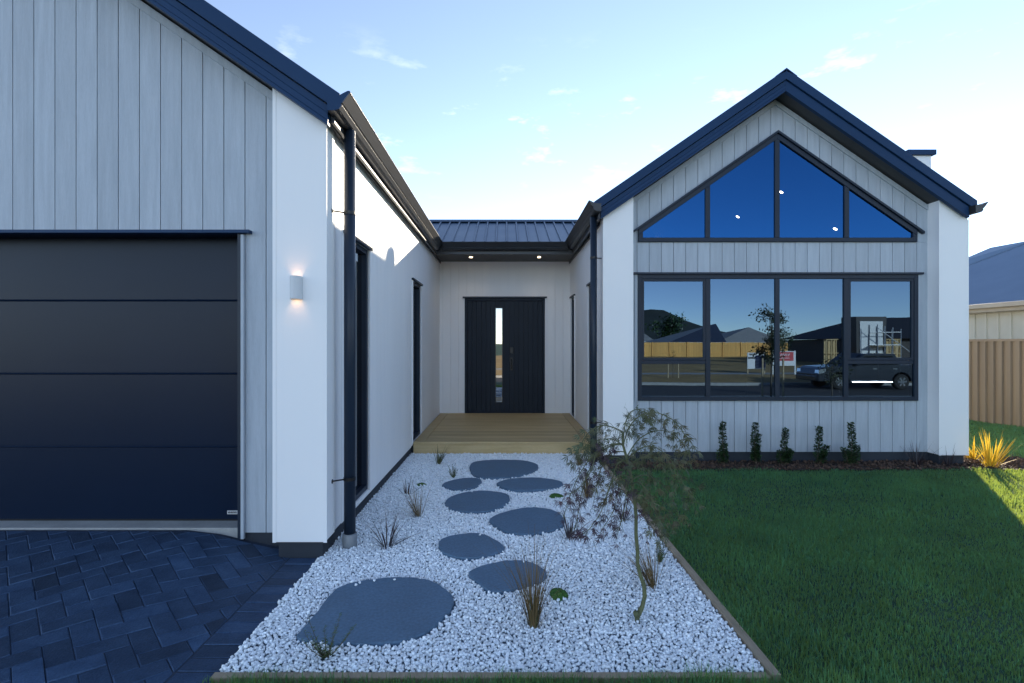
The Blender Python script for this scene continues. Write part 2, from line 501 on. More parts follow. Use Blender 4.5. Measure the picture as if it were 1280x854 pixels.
# ------------------------------------------------------------------ the driveway of herringbone pavers
def paver_z(x, y):
    t = min(max((-1.45 - x) / 0.85, 0), 1); t = t * t * (3 - 2 * t)
    u = min(max((y - 1.2) / 2.3, 0), 1)
    fall = 0.0 if y > 0 else ground_z(y) + 0.012
    return 0.004 + 0.140 * t * u + fall


def clip_poly(poly, nx, ny, d):
    out = []
    for i in range(len(poly)):
        a, b = poly[i], poly[(i + 1) % len(poly)]
        da, db = nx * a[0] + ny * a[1] - d, nx * b[0] + ny * b[1] - d
        if da <= 0: out.append(a)
        if (da < 0 < db) or (db < 0 < da):
            t = da / (da - db)
            out.append((a[0] + (b[0] - a[0]) * t, a[1] + (b[1] - a[1]) * t))
    return out


def poly_area(p):
    return 0.5 * sum(p[i][0] * p[(i + 1) % len(p)][1] - p[(i + 1) % len(p)][0] * p[i][1] for i in range(len(p)))


DRV_X1 = -1.285
mb = MB()


def add_paver(poly, shade):
    if len(poly) < 3 or abs(poly_area(poly)) < 0.0006: return
    if poly_area(poly) < 0: poly = poly[::-1]
    cx = sum(p[0] for p in poly) / len(poly); cy = sum(p[1] for p in poly) / len(poly)
    dz = random.uniform(-0.0025, 0.0025); tx, ty = random.uniform(-.012, .012), random.uniform(-.012, .012)
    def shr(k, z):
        r = []
        for p in poly:
            dx, dy = p[0] - cx, p[1] - cy
            l = math.hypot(dx, dy) or 1
            q = (cx + dx * (1 - k / l), cy + dy * (1 - k / l))
            r.append((q[0], q[1], paver_z(*q) + z + dz + tx * dx + ty * dy))
        return r
    n = len(poly)
    lo, mid, top = shr(0.0028, -0.04), shr(0.0028, -0.005), shr(0.0085, 0.0)
    b = len(mb.v)
    mb.v.extend(lo + mid + top)
    for i in range(n):
        j = (i + 1) % n
        mb.face((b + i, b + j, b + n + j, b + n + i), shade)
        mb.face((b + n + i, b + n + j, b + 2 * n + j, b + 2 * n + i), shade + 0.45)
    mb.face([b + 2 * n + i for i in range(n)], shade)


W = 0.1035
c45 = math.sqrt(0.5)
XB = DRV_X1 - 0.205
for i in range(-90, 91):
    for j in range(-90, 91):
        k = (i - j) % 4           # herringbone of 2:1 blocks
        if k == 0: r = (i * W, j * W, (i + 2) * W, (j + 1) * W)
        elif k == 2: r = None
        else: r = None
        if (i - j) % 4 == 3: r2 = (i * W, j * W, (i + 1) * W, (j + 2) * W)
        else: r2 = None
        for q in (r, r2):
            if q is None: continue
            pts = [(q[0], q[1]), (q[2], q[1]), (q[2], q[3]), (q[0], q[3])]
            poly = [((a - b) * c45 - 4.0, (a + b) * c45 + 0.4) for a, b in pts]
            mx = sum(p[0] for p in poly) / 4; my = sum(p[1] for p in poly) / 4
            if not (-8.2 < mx < -1.2 and -5.0 < my < 3.9): continue
            poly = clip_poly(poly, 1, 0, XB)
            if poly: poly = clip_poly(poly, 0, 1, 3.625)
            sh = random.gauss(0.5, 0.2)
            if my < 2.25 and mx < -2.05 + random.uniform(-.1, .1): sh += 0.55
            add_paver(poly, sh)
y = 3.60
while y > -4.9:                   # soldier course along the gravel
    add_paver([(XB + 0.002, y - 0.096), (DRV_X1, y - 0.096), (DRV_X1, y), (XB + 0.002, y)], random.gauss(0.45, 0.2))
    y -= 0.101
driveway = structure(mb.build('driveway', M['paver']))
mb = MB()
for i in range(28):
    for j in range(40):
        xs = [-8.3 + i * 0.25, -8.3 + (i + 1) * 0.25]; ys = [-5 + j * 0.2165, -5 + (j + 1) * 0.2165]
        xs = [min(x, DRV_X1) for x in xs]
        mb.add([(xs[0], ys[0], paver_z(xs[0], ys[0]) - 0.0055), (xs[1], ys[0], paver_z(xs[1], ys[0]) - 0.0055),
                (xs[1], ys[1], paver_z(xs[1], ys[1]) - 0.0055), (xs[0], ys[1], paver_z(xs[0], ys[1]) - 0.0055)], [(0, 1, 2, 3)])
structure(mb.build('driveway_bedding_sand', M['joint_sand']))

# ------------------------------------------------------------------ the house
HOUSE = thing('house', 'long low white and grey board house with two gabled wings and dark metal roofs', 'house', (0, 6.0, 0))
HO = (0, 6.0, 0)
SL = 0.69                       # roof slope (about 35 degrees)
RX, LX = 3.38, -4.40            # ridge lines of the two wings
R_TOP, L_TOP = 4.79, 3.152 + SL * (LX * -1 - 1.107)
RY, LY = 6.12, 3.40             # verge planes


def roof_r(x): return R_TOP - SL * abs(x - RX)
def roof_l(x): return L_TOP - SL * abs(x - LX)


def hb(mb_, name, mat, parent=None, **kw):
    return mb_.build(name, mat, parent or HOUSE, HO, **kw) if (parent is None or parent is HOUSE) else mb_.build(name, mat, parent, None, **kw)


def sub(mb_, name, mat, parent, **kw):
    """sub-part in world coordinates under a house part (the part itself is in world coordinates too)"""
    return mb_.build(name, mat, parent, None, **kw)


def boards_x(mb_, x0, x1, first, mod, y, zlo, zhi, thick=0.02, gap=0.006, seed=1):
    """vertical boards on a wall facing -y; zlo, zhi are functions of x"""
    rnd = random.Random(seed)
    k0 = math.floor((x0 - first) / mod)
    x = first + k0 * mod
    while x < x1 - 1e-6:
        a, b = max(x + gap / 2, x0), min(x + mod - gap / 2, x1)
        sh = rnd.gauss(0.5, 0.22)
        if b - a > 0.004:
            # split at break points so that sloped tops stay exact at the ridge
            cuts = [a, b]
            for br in BREAKS:
                if a + 1e-4 < br < b - 1e-4: cuts.append(br)
            cuts.sort()
            for c, d in zip(cuts, cuts[1:]):
                e = 1e-5
                za, zb = zhi(c + e), zhi(d - e)
                la, lb = zlo(c + e), zlo(d - e)
                if za - la < 0.004 and zb - lb < 0.004: continue
                mb_.prism([(c, la), (d, lb), (d, max(zb, lb + 1e-4)), (c, max(za, la + 1e-4))], 'y', y, y + thick, sh)
        x += mod


def boards_y(mb_, y0, y1, first, mod, x, sgn, z0, z1, thick=0.018, gap=0.004, seed=1):
    """vertical boards on a wall facing sgn*x"""
    rnd = random.Random(seed)
    y = first + math.floor((y0 - first) / mod) * mod
    while y < y1 - 1e-6:
        a, b = max(y + gap / 2, y0), min(y + mod - gap / 2, y1)
        if b - a > 0.004:
            mb_.box(x - sgn * thick, x, a, b, z0, z1, rnd.gauss(0.5, 0.25))
        y += mod


BREAKS = [RX, LX]
FLOOR, CLAD, WINH = 0.17, 0.125, 2.335

# --- grey cladding of the front gable wing
FY = 6.378
WX0, WX1, WZ0, WZ1 = 1.65, 5.165, 0.765, 2.365       # big window
GX0, GX1, GZ0, GAP_ = 1.66, 5.155, 2.755, 4.135      # gable window: apex height
GS = 0.692
gz = lambda x: GAP_ - GS * abs(x - 3.40)             # outline of the gable window's raked head
topf = lambda x: roof_r(x) - 0.262
mb = MB()
BREAKS = [RX, 3.40, WX0, WX1, GX0, GX1]
mod, first = 0.1527, 1.803 - 0.1527 * 4
boards_x(mb, 1.545, 5.296, first, mod, FY, lambda x: CLAD, lambda x: WZ0 if WX0 < x < WX1 else (CLAD + (WZ1 - CLAD)), seed=3)
boards_x(mb, 1.545, 5.296, first, mod, FY, lambda x: WZ1 + 0.002, lambda x: GZ0 if GX0 < x < GX1 else GZ0, seed=4)
boards_x(mb, 1.545, 5.296, first, mod, FY, lambda x: (gz(x) if GX0 < x < GX1 else GZ0 + 0.002), topf, seed=4)
hb(mb, 'gable_cladding', M['grey_board'])
mb = MB()
# backing behind the boards, with the window openings left free
YB0, YB1 = FY + 0.022, FY + 0.10
mb.box(1.30, WX0, YB0, YB1, 0.05, WZ1); mb.box(WX1, 5.55, YB0, YB1, 0.05, WZ1)
mb.box(WX0, WX1, YB0, YB1, 0.05, WZ0); mb.box(1.30, 5.55, YB0, YB1, WZ1, GZ0)
mb.prism([(1.30, GZ0), (GX0, GZ0), (GX0, gz(GX0)), (3.40, gz(3.40)), (RX, roof_r(RX) - 0.2), (1.30, roof_r(1.30) - 0.2)], 'y', YB0, YB1)
mb.prism([(GX1, GZ0), (5.55, GZ0), (5.55, roof_r(5.55) - 0.2), (RX, roof_r(RX) - 0.2), (3.40, gz(3.40)), (GX1, gz(GX1))], 'y', YB0, YB1)
hb(mb, 'wall_backing', M['groove'])
# raked batten under the verge
mb = MB()
for x0, x1 in ((1.55, RX), (RX, 5.29)):
    mb.prism([(x0, topf(x0) - 0.055), (x1, topf(x1) - 0.055), (x1, topf(x1) + 0.01), (x0, topf(x0) + 0.01)], 'y', FY - 0.018, FY - 0.001, 0.6)
hb(mb, 'rake_batten', M['grey_board'], bevel=0.002)

# --- grey cladding of the garage wing
GY = 3.65
GDX0, GDX1, GDZ = -6.75, -1.905, 2.262
BREAKS = [LX, GDX0, GDX1]
ltop = lambda x: roof_l(x) - 0.262
mb = MB()
boards_x(mb, -7.35, -1.57, -1.721 - 0.1517 * 60, 0.1517, GY, lambda x: GDZ + 0.03 if GDX0 < x < GDX1 + .0 else CLAD, ltop, seed=8)
hb(mb, 'gable_cladding', M['grey_board'])
mb = MB()
y0, y1 = GY + 0.022, GY + 0.07
mb.box(-7.4, GDX0 + .001, y0, y1, 0.05, GDZ + 0.03); mb.box(GDX1, -1.30, y0, y1, 0.05, GDZ + 0.03)
mb.prism([(-7.4, GDZ + 0.03), (-1.30, GDZ + 0.03), (-1.30, roof_l(-1.30) - 0.2), (LX, roof_l(LX) - 0.2), (-7.4, roof_l(-7.4) - 0.2)], 'y', y0, y1)
hb(mb, 'wall_backing', M['groove'])
mb = MB()
for x0, x1 in ((-7.35, LX), (LX, -1.575)):
    mb.prism([(x0, ltop(x0) - 0.055), (x1, ltop(x1) - 0.055), (x1, ltop(x1) + 0.01), (x0, ltop(x0) + 0.01)], 'y', GY - 0.018, GY - 0.001, 0.6)
hb(mb, 'rake_batten', M['grey_board'], bevel=0.002)

# --- white pilasters (wing walls) at the corners of both gables
for (x0, x1, yf, yb, rf) in ((-1.584, -1.236, 3.48, 3.675, roof_l), (-7.56, -7.22, 3.48, 3.675, roof_l),
                             (1.20, 1.545, 6.195, 6.43, roof_r), (5.296, 5.635, 6.195, 6.43, roof_r)):
    mb = MB()
    mb.prism([(x0, CLAD - 0.004), (x1, CLAD - 0.004), (x1, rf(x1) - 0.215), (x0, rf(x0) - 0.215)], 'y', yf, yb)
    o = hb(mb, 'pilaster', M['white_sheet'], bevel=0.003)
    mb = MB()                                                   # thin corner trims
    for xx in (x0, x1):
        mb.box(xx - 0.012, xx + 0.012, yf - 0.0025, yf + 0.0015, CLAD - 0.006, rf(xx) - 0.24)
    sub(mb, 'corner_trim', M['white_sheet'], o)

# --- white side walls of the entry court
LXW, RXW = -1.245, 1.222
DY0, DYW = 6.79, 9.62
def side_wall(x, sgn, ya, yb, openings, seed, first):
    mb = MB()
    segs = []
    cur = ya
    for (a, b, z0, z1) in openings:
        segs.append((cur, a, CLAD, 3.04)); segs.append((a, b, z1, 3.04))
        if z0 > CLAD: segs.append((a, b, CLAD, z0))
        cur = b
    segs.append((cur, yb, CLAD, 3.04))
    for (a, b, z0, z1) in segs:
        boards_y(mb, a, b, first, 0.152, x, sgn, z0, z1, seed=seed)
    hb(mb, 'side_wall', M['white_board'])
    mb = MB()
    for (a, b, z0, z1) in segs:
        mb.box(x - sgn * 0.02, x - sgn * 0.10, a, b, max(z0 - 0.03, 0.05), z1)
    hb(mb, 'side_wall_backing', M['white_sheet'])
LWIN = [(3.93, 4.63, 0.16, WINH), (6.76, 7.46, 0.16, WINH)]
RWIN = [(6.82, 7.50, 0.16, WINH), (8.94, 9.48, 0.16, WINH)]
side_wall(LXW, 1, 3.676, DYW, LWIN, 21, 3.70)
side_wall(RXW, -1, 6.431, DYW, RWIN, 22, 6.50)
BREAKS = []
DX0, DX1, DZ1 = -0.775, 0.745, 2.345
mb = MB()
boards_x(mb, LXW, DX0, -5.0 + 0.01, 0.152, DYW, lambda x: FLOOR, lambda x: DZ1, 0.018, 0.0022, 31)
boards_x(mb, DX1, RXW, -5.0 + 0.01, 0.152, DYW, lambda x: FLOOR, lambda x: DZ1, 0.018, 0.0022, 32)
boards_x(mb, LXW, RXW, -5.0 + 0.01, 0.152, DYW, lambda x: DZ1 + .001, lambda x: 3.04, 0.018, 0.0022, 33)
hb(mb, 'entry_wall', M['white_board'])
mb = MB()
mb.box(LXW, DX0, DYW + .02, DYW + .1, 0, 3.1); mb.box(DX1, RXW, DYW + .02, DYW + .1, 0, 3.1); mb.box(DX0, DX1, DYW + .02, DYW + .1, DZ1, 3.1)
hb(mb, 'entry_wall_backing', M['white_sheet'])
# small bead along the top of the side walls
mb = MB()
mb.box(LXW, LXW + 0.022, 3.68, DYW, 3.0, 3.036); mb.box(RXW - 0.022, RXW, 6.44, DYW, 3.0, 3.036)
hb(mb, 'wall_bead', M['gutter_metal'], bevel=0.003)

# --- outer walls that face away, floors and rooms
mb = MB()
mb.box(5.52, 5.60, 6.431, 14.0, CLAD, 3.1); mb.box(-7.52, -7.44, 3.676, 14.0, CLAD, 3.1)
mb.box(-7.44, 5.52, 13.92, 14.0, CLAD, 3.1)
hb(mb, 'outer_wall', M['white_sheet'])
mb = MB()
mb.box(1.33, 5.50, 6.50, 13.8, FLOOR - 0.03, FLOOR); mb.box(-7.4, -1.36, 3.9, 13.8, FLOOR - 0.03, FLOOR)
mb.box(-1.3, 1.3, 9.75, 13.8, FLOOR - .03, FLOOR)
hb(mb, 'interior_floor', M['interior_floor'])
mb = MB()
mb.prism([(1.34, FLOOR), (5.5, FLOOR), (5.5, roof_r(5.5) - 0.42), (RX, roof_r(RX) - 0.42), (1.34, roof_r(1.34) - 0.42)], 'y', 11.6, 11.7)
for s in (-1, 1):
    xe = 1.34 if s < 0 else 5.5
    mb.prism([(xe, roof_r(xe) - 0.42), (RX, roof_r(RX) - 0.42), (RX, roof_r(RX) - 0.36), (xe, roof_r(xe) - 0.36)], 'y', 6.52, 11.6)
mb.box(1.34, 1.36, 8.0, 8.9, FLOOR, 3.0)
mb.box(-2.8, -2.74, 3.9, 9.7, FLOOR, 3.0)
mb.box(-1.3, 1.3, 11.5, 11.56, FLOOR, 3.1)
hb(mb, 'interior_wall', M['interior'])

# --- plinths
for args in ((1.26, 5.61, FY + 0.01, FY + 0.3, -0.15, CLAD - 0.002), (1.225, 1.53, 6.225, FY + 0.3, -0.15, CLAD - 0.006), (5.31, 5.613, 6.225, FY + 0.3, -0.15, CLAD - 0.006),
             (-7.5, GDX0, GY + 0.01, GY + .2, -0.15, CLAD - 0.002), (GDX1 + 0.03, -1.5, GY + 0.012, GY + .2, -0.15, CLAD - 0.002), (-1.565, -1.262, 3.505, 3.9, -0.15, CLAD - 0.006),
             (LXW - 0.3, LXW - 0.022, 3.7, DYW, -0.15, CLAD - 0.002), (RXW + 0.024, RXW + 0.3, 6.45, DYW, -0.15, CLAD - 0.002), (5.40, 5.592, 6.7, 13.9, -.15, CLAD)):
    mb = MB(); mb.box(*args); hb(mb, 'plinth', M['plinth'])
mb = MB(); mb.box(-6.74, GDX1 - 0.012, 3.665, 3.93, 0.0, 0.152)
hb(mb, 'garage_threshold', M['concrete'], bevel=0.006)

# --- roofs
def roof_slope(e0, e1, r1, r0, rib=0.19, th=0.03, name='roof', mat='roof_metal'):
    """e0-e1 eave, r0-r1 ridge; standing ribs run from eave to ridge"""
    e0, e1, r0, r1 = map(Vector, (e0, e1, r0, r1))
    nrm = (e1 - e0).cross(r0 - e0).normalized()
    if nrm.z < 0: nrm = -nrm
    mb = MB()
    q = [e0, e1, r1, r0]
    mb.add([p - nrm * th for p in q] + q, [(0, 1, 2, 3), (7, 6, 5, 4), (0, 4, 5, 1), (1, 5, 6, 2), (2, 6, 7, 3), (3, 7, 4, 0)])
    length = (e1 - e0).length
    d = (e1 - e0).normalized()
    n = max(int(length / rib), 1)
    for i in range(n + 1):
        t = min((i + 0.5) * rib / length, 0.998)
        a, b = e0.lerp(e1, t), r0.lerp(r1, t)
        w0, w1, h = 0.022, 0.011, 0.026
        vs = []
        for p in (a, b):
            vs += [p - d * w0 + nrm * .001, p - d * w1 + nrm * h, p + d * w1 + nrm * h, p + d * w0 + nrm * .001]
        mb.add(vs, [(0, 1, 5, 4), (1, 2, 6, 5), (2, 3, 7, 6), (3, 2, 1, 0), (4, 5, 6, 7)])
    return hb(mb, name, M[mat])


roof_slope((1.07, RY + .05, roof_r(1.07) - .02), (1.07, 14.2, roof_r(1.07) - .02), (RX, 14.2, R_TOP - .02), (RX, RY + .05, R_TOP - .02))
roof_slope((5.69, RY + .05, roof_r(5.69) - .02), (5.69, 14.2, roof_r(5.69) - .02), (RX, 14.2, R_TOP - .02), (RX, RY + .05, R_TOP - .02))
roof_slope((-1.11, LY + .05, roof_l(-1.11) - .02), (-1.11, 14.2, roof_l(-1.11) - .02), (LX, 14.2, L_TOP - .02), (LX, LY + .05, L_TOP - .02))
roof_slope((-7.69, LY + .05, roof_l(-7.69) - .02), (-7.69, 14.2, roof_l(-7.69) - .02), (LX, 14.2, L_TOP - .02), (LX, LY + .05, L_TOP - .02))
roof_slope((-1.9, 8.42, 3.155), (1.9, 8.42, 3.155), (1.9, 9.98, 3.87), (-1.9, 9.98, 3.87), rib=0.183)
roof_slope((-1.9, 11.55, 3.155), (1.9, 11.55, 3.155), (1.9, 9.98, 3.87), (-1.9, 9.98, 3.87), rib=0.183)
mb = MB(); mb.prism([(9.90, 3.865), (9.98, 3.925), (10.06, 3.865)], 'x', -1.85, 1.85); hb(mb, 'ridge_cap', M['roof_metal'])
# the cross wing behind, ridge level with the main ridge
roof_slope((2.2, 10.4, 3.39), (3.38, 10.4, 3.39), (3.38, 12.43, 4.765), (2.2, 12.43, 4.765))
roof_slope((2.2, 14.2, 3.57), (3.38, 14.2, 3.57), (3.38, 12.43, 4.765), (2.2, 12.43, 4.765))
mb = MB(); mb.prism([(10.4, 3.36), (14.2, 3.54), (12.43, 4.73)], 'x', 2.21, 2.25); hb(mb, 'cross_gable_wall', M['white_sheet'])
mb = MB()
for (a, f, y0) in ((RX, R_TOP, RY), (LX, L_TOP, LY)):
    mb = MB(); mb.prism([(a - 0.13, f - 0.085), (a, f + 0.012), (a + 0.13, f - 0.085), (a, f - 0.03)], 'y', y0 - .012, 14.2)
    hb(mb, 'ridge_cap', M['dark_metal'])
mb = MB()
mb.lathe([(0.13, -0.12), (0.135, 0.06), (0.122, 0.12), (0.09, 0.16), (0.05, 0.18), (0.012, 0.187)], (RX, 12.17, R_TOP), 24)
hb(mb, 'roof_vent', M['dark_metal'])

# verge boards: an upper flashing, a shadow gap and a moulded lower board
for (rx, top, rf, yf, xl, xr) in ((RX, R_TOP, roof_r, RY, 1.065, 5.675), (LX, L_TOP, roof_l, LY, -7.695, -1.107)):
    for s in (-1, 1):
        xe = xl if s < 0 else xr
        xb = xe - s * 0.085
        m1 = MB()
        m1.prism([(xe, rf(xe)), (rx, top), (rx, top - 0.122), (xe, rf(xe) - 0.122)] if s < 0 else
                 [(rx, top), (xe, rf(xe)), (xe, rf(xe) - 0.122), (rx, top - 0.122)], 'y', yf - 0.012, yf + 0.04)
        o = hb(m1, 'barge_flashing', M['dark_metal'], bevel=0.004)
        m2 = MB()
        for (z0, z1, yy) in ((0.128, 0.182, 0.010), (0.184, 0.232, 0.004), (0.234, 0.262, 0.0)):
            pts = [(xb, rf(xb) - z1), (rx, top - z1), (rx, top - z0), (xb, rf(xb) - z0)]
            if s > 0: pts = [(rx, top - z1), (xb, rf(xb) - z1), (xb, rf(xb) - z0), (rx, top - z0)]
            m2.prism(pts, 'y', yf + yy, yf + 0.05)
        hb(m2, 'barge_board', M['dark_metal'], bevel=0.002)
        m3 = MB()                                        # soffit under the verge
        yw = FY if rx > 0 else GY
        pts = [(xb, rf(xb) - 0.235), (rx, top - 0.235), (rx, top - 0.215), (xb, rf(xb) - 0.215)]
        if s > 0: pts = pts[::-1]
        m3.prism(pts, 'y', yf + 0.052, yw + 0.05)
        hb(m3, 'verge_soffit', M['soffit'])

# gutters
prof = [(0.0, 0.0), (0.052, 0.0), (0.078, 0.010), (0.097, 0.036), (0.090, 0.046), (0.100, 0.052), (0.148, 0.116), (0.153, 0.118), (0.150, 0.128), (0.136, 0.128), (0.115, 0.118), (0.072, 0.095), (0.0, 0.095)]
gl = MB(); gl.prism([(-1.18 + a, 3.025 + b) for a, b in prof], 'y', 3.365, 8.37)
g_ = hb(gl, 'gutter', M['gutter_metal'], bevel=0.0015)
gc = MB(); gc.prism([(-1.18 + a, 3.025 + b) for a, b in prof], 'y', 3.357, 3.3645); sub(gc, 'end_cap', M['dark_metal'], g_)
gr = MB(); gr.prism([(1.135 - a, 3.055 + b) for a, b in prof][::-1], 'y', 6.02, 8.42)
hb(gr, 'gutter', M['gutter_metal'], bevel=0.003)
ge = MB(); ge.prism([(8.50 - a, 3.035 + b) for a, b in prof][::-1], 'x', -1.05, 1.03)
hb(ge, 'gutter', M['gutter_metal'], bevel=0.003)
go = MB(); go.prism([(5.60 + a, 3.045 + b) for a, b in prof], 'y', 6.05, 14.1)
hb(go, 'gutter', M['gutter_metal'], bevel=0.003)
mb = MB()
mb.box(-1.19, -1.165, 3.46, 8.5, 2.985, 3.10); mb.box(1.125, 1.145, 6.15, 8.5, 3.0, 3.14); mb.box(-1.16, 1.12, 8.505, 8.53, 2.985, 3.14)
hb(mb, 'fascia', M['gutter_metal'])
mb = MB()
mb.box(LXW - .05, -1.195, 3.47, 8.53, 3.038, 3.05); mb.box(1.15, RXW + .05, 6.2, 8.53, 3.038, 3.05)
mb.box(LXW - .03, RXW + .03, 8.535, DYW + .05, 3.038, 3.056)
hb(mb, 'soffit', M['soffit'])

# downpipes
for (x, y, z0, z1, sgn, br, collar) in ((-1.135, 3.70, 0.0, 3.03, 1, (0.50, 2.43), True), (1.095, 6.32, -0.02, 3.06, -1, (0.50, 2.55), False)):
    mb = MB()
    mb.tube([(x, y, z0 + (0.10 if collar else 0)), (x, y, z1)], 0.041, 20)
    o = hb(mb, 'downpipe', M['downpipe'], smooth=False)
    for p_ in o.data.polygons: p_.use_smooth = len(p_.vertices) == 4
    for zz in br:
        mb = MB()
        xw = (LXW if sgn > 0 else RXW)
        mb.lathe([(0.044, -0.012), (0.044, 0.012)], (x, y, zz), 20)
        mb.tube([(x, y, zz), (xw + sgn * 0.004, y - 0.08 if sgn > 0 else y + .04, zz)], 0.006, 6)
        mb.tube([(xw + sgn * 0.001, y - 0.08 if sgn > 0 else y + .04, zz), (xw + sgn * 0.012, y - 0.08 if sgn > 0 else y + .04, zz)], 0.016, 10)
        sub(mb, 'bracket', M['hardware'], o)
    if collar:
        mb = MB(); mb.lathe([(0.052, -0.05), (0.052, 0.10), (0.047, 0.104)], (x, y, 0), 24)
        c = sub(mb, 'collar', M['pvc'], o)
        for p_ in c.data.polygons: p_.use_smooth = len(p_.vertices) == 4

# --- the big front window
def rect_frame(mb_, x0, x1, z0, z1, w, y0, y1):
    mb_.box(x0, x0 + w, y0, y1, z0, z1); mb_.box(x1 - w, x1, y0, y1, z0, z1)
    mb_.box(x0 + w, x1 - w, y0, y1, z0, z0 + w); mb_.box(x0 + w, x1 - w, y0, y1, z1 - w, z1)


GLY = 6.372
mb = MB()
rect_frame(mb, WX0 + .003, WX1 - .003, WZ0 + .003, WZ1 - .02, 0.05, FY - 0.028, FY + 0.06)
mul = [2.535, 3.402, 4.262]
for x in mul: mb.box(x - 0.028, x + 0.028, FY - 0.024, FY + 0.055, WZ0 + .053, WZ1 - .07)
winf = hb(mb, 'window', M['frame'], bevel=0.003)
edges = [WX0 + 0.053] + mul + [WX1 - 0.053]
TR0, TR1 = 1.228, 1.312
for i in range(4):
    a = edges[i] + (0.028 if i > 0 else 0); b = edges[i + 1] - (0.028 if i < 3 else 0)
    z0, z1 = WZ0 + 0.053, WZ1 - 0.07
    if i in (0, 3):
        mb = MB()
        rect_frame(mb, a + .002, b - .002, TR1 - .035, z1 - .002, 0.03, FY - 0.020, FY + 0.03)
        mb.box(a + .002, b - .002, FY - 0.018, FY + 0.03, TR0, TR1 - .038)
        sub(mb, 'sash', M['frame'], winf, bevel=0.002)
        parts = ((a + .032, b - .032, TR1 - .005, z1 - .032), (a, b, z0, TR0))
    else:
        parts = ((a, b, z0, z1),)
    for (p0, p1, q0, q1) in parts:
        mb = MB(); mb.add([(p0, GLY, q0), (p1, GLY, q0), (p1, GLY, q1), (p0, GLY, q1)], [(0, 1, 2, 3)])
        sub(mb, 'pane', M['glass'], winf)
mb = MB(); mb.box(WX0 - 0.05, WX1 + 0.05, FY - 0.05, FY - 0.001, WZ1 - 0.018, WZ1 + 0.008)
sub(mb, 'head_flashing', M['frame'], winf)
mb = MB(); mb.box(WX0 - 0.032, WX0 + 0.002, FY - 0.02, FY - 0.001, WZ0, WZ1 - 0.02); sub(mb, 'jamb_trim', M['grey_board'], winf); mb = MB(); mb.box(WX1 - .002, WX1 + 0.032, FY - 0.02, FY - 0.001, WZ0, WZ1 - 0.02)
sub(mb, 'jamb_trim', M['grey_board'], winf)

# --- the raked gable window
mb = MB()
w = 0.055
ya, yb = FY - 0.028, FY + 0.06
def raked(m_, x0, x1, off0, off1, y0_, y1_):
    m_.prism([(x0, gz(x0) - off1), (x1, gz(x1) - off1), (x1, gz(x1) - off0), (x0, gz(x0) - off0)], 'y', y0_, y1_)
raked(mb, GX0 + .003, 3.40, 0.02, 0.02 + w * 1.25, ya, yb); raked(mb, 3.40, GX1 - .003, 0.02, 0.02 + w * 1.25, ya, yb)
mb.box(GX0 + .06, GX1 - .06, ya, yb, GZ0 + .003, GZ0 + w)
mb.prism([(GX0 + .003, GZ0 + .003), (GX0 + .059, GZ0 + .003), (GX0 + .059, gz(GX0 + .059) - .09), (GX0 + .003, gz(GX0) - .09)], 'y', ya + .001, yb)
mb.prism([(GX1 - .059, GZ0 + .003), (GX1 - .003, GZ0 + .003), (GX1 - .003, gz(GX1) - .09), (GX1 - .059, gz(GX1 - .059) - .09)], 'y', ya + .001, yb)
gm = [2.53, 3.40, 4.27]
for x in gm:
    hw = 0.030
    if abs(x - 3.40) < 1e-6:
        mb.box(x - hw, x + hw, ya + .004, yb, GZ0 + w + .001, gz(3.40) - 0.09)
    else:
        mb.prism([(x - hw, GZ0 + w + .001), (x + hw, GZ0 + w + .001), (x + hw, gz(x + hw) - .09), (x - hw, gz(x - hw) - .09)], 'y', ya + .004, yb)
gwin = hb(mb, 'window', M['frame'], bevel=0.003)
ge_ = [GX0 + .03] + gm + [GX1 - .03]
for i in range(4):
    a, b = ge_[i], ge_[i + 1]
    mb = MB()
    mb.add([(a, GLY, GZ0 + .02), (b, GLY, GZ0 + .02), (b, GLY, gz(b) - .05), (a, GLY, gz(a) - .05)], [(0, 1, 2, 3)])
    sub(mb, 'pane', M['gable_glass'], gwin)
mb = MB()
for x0, x1 in ((GX0 - 0.07, 3.40), (3.40, GX1 + 0.07)):
    mb.prism([(x0, gz(x0) - 0.018), (x1, gz(x1) - 0.018), (x1, gz(x1) + 0.012), (x0, gz(x0) + 0.012)], 'y', FY - 0.05, FY - 0.001)
sub(mb, 'head_flashing', M['frame'], gwin)

# --- tall narrow windows of the side walls
for (x, sgn, wins) in ((LXW, 1, LWIN), (RXW, -1, RWIN)):
    for (a, b, z0, z1) in wins:
        mb = MB()
        f = 0.045
        xi, xo = x - sgn * 0.09, x - sgn * 0.012
        x0_, x1_ = min(xi, xo), max(xi, xo)
        mb.box(x0_, x1_, a, a + f, z0, z1 - .004); mb.box(x0_, x1_, b - f, b, z0, z1 - .004)
        mb.box(x0_, x1_, a + f, b - f, z0, z0 + f); mb.box(x0_, x1_, a + f, b - f, z1 - f, z1 - .004)
        o = hb(mb, 'window', M['frame'], bevel=0.003)
        xg = x - sgn * 0.055
        mb = MB(); mb.add([(xg, a + f, z0 + f), (xg, b - f, z0 + f), (xg, b - f, z1 - f), (xg, a + f, z1 - f)], [(0, 1, 2, 3)])
        sub(mb, 'pane', M['side_glass'], o)
        mb = MB(); mb.box(x, x + sgn * 0.028, a - 0.03, b + 0.03, z1 - 0.004, z1 + 0.022)
        sub(mb, 'head_flashing', M['frame'], o)
        for q in (a, b):
            mb = MB()
            mb.box(x - sgn * .001, x + sgn * 0.014, q - 0.012, q + 0.012, z0 - 0.01, z1 - .005)
            sub(mb, 'jamb_trim', M['white_sheet'], o)

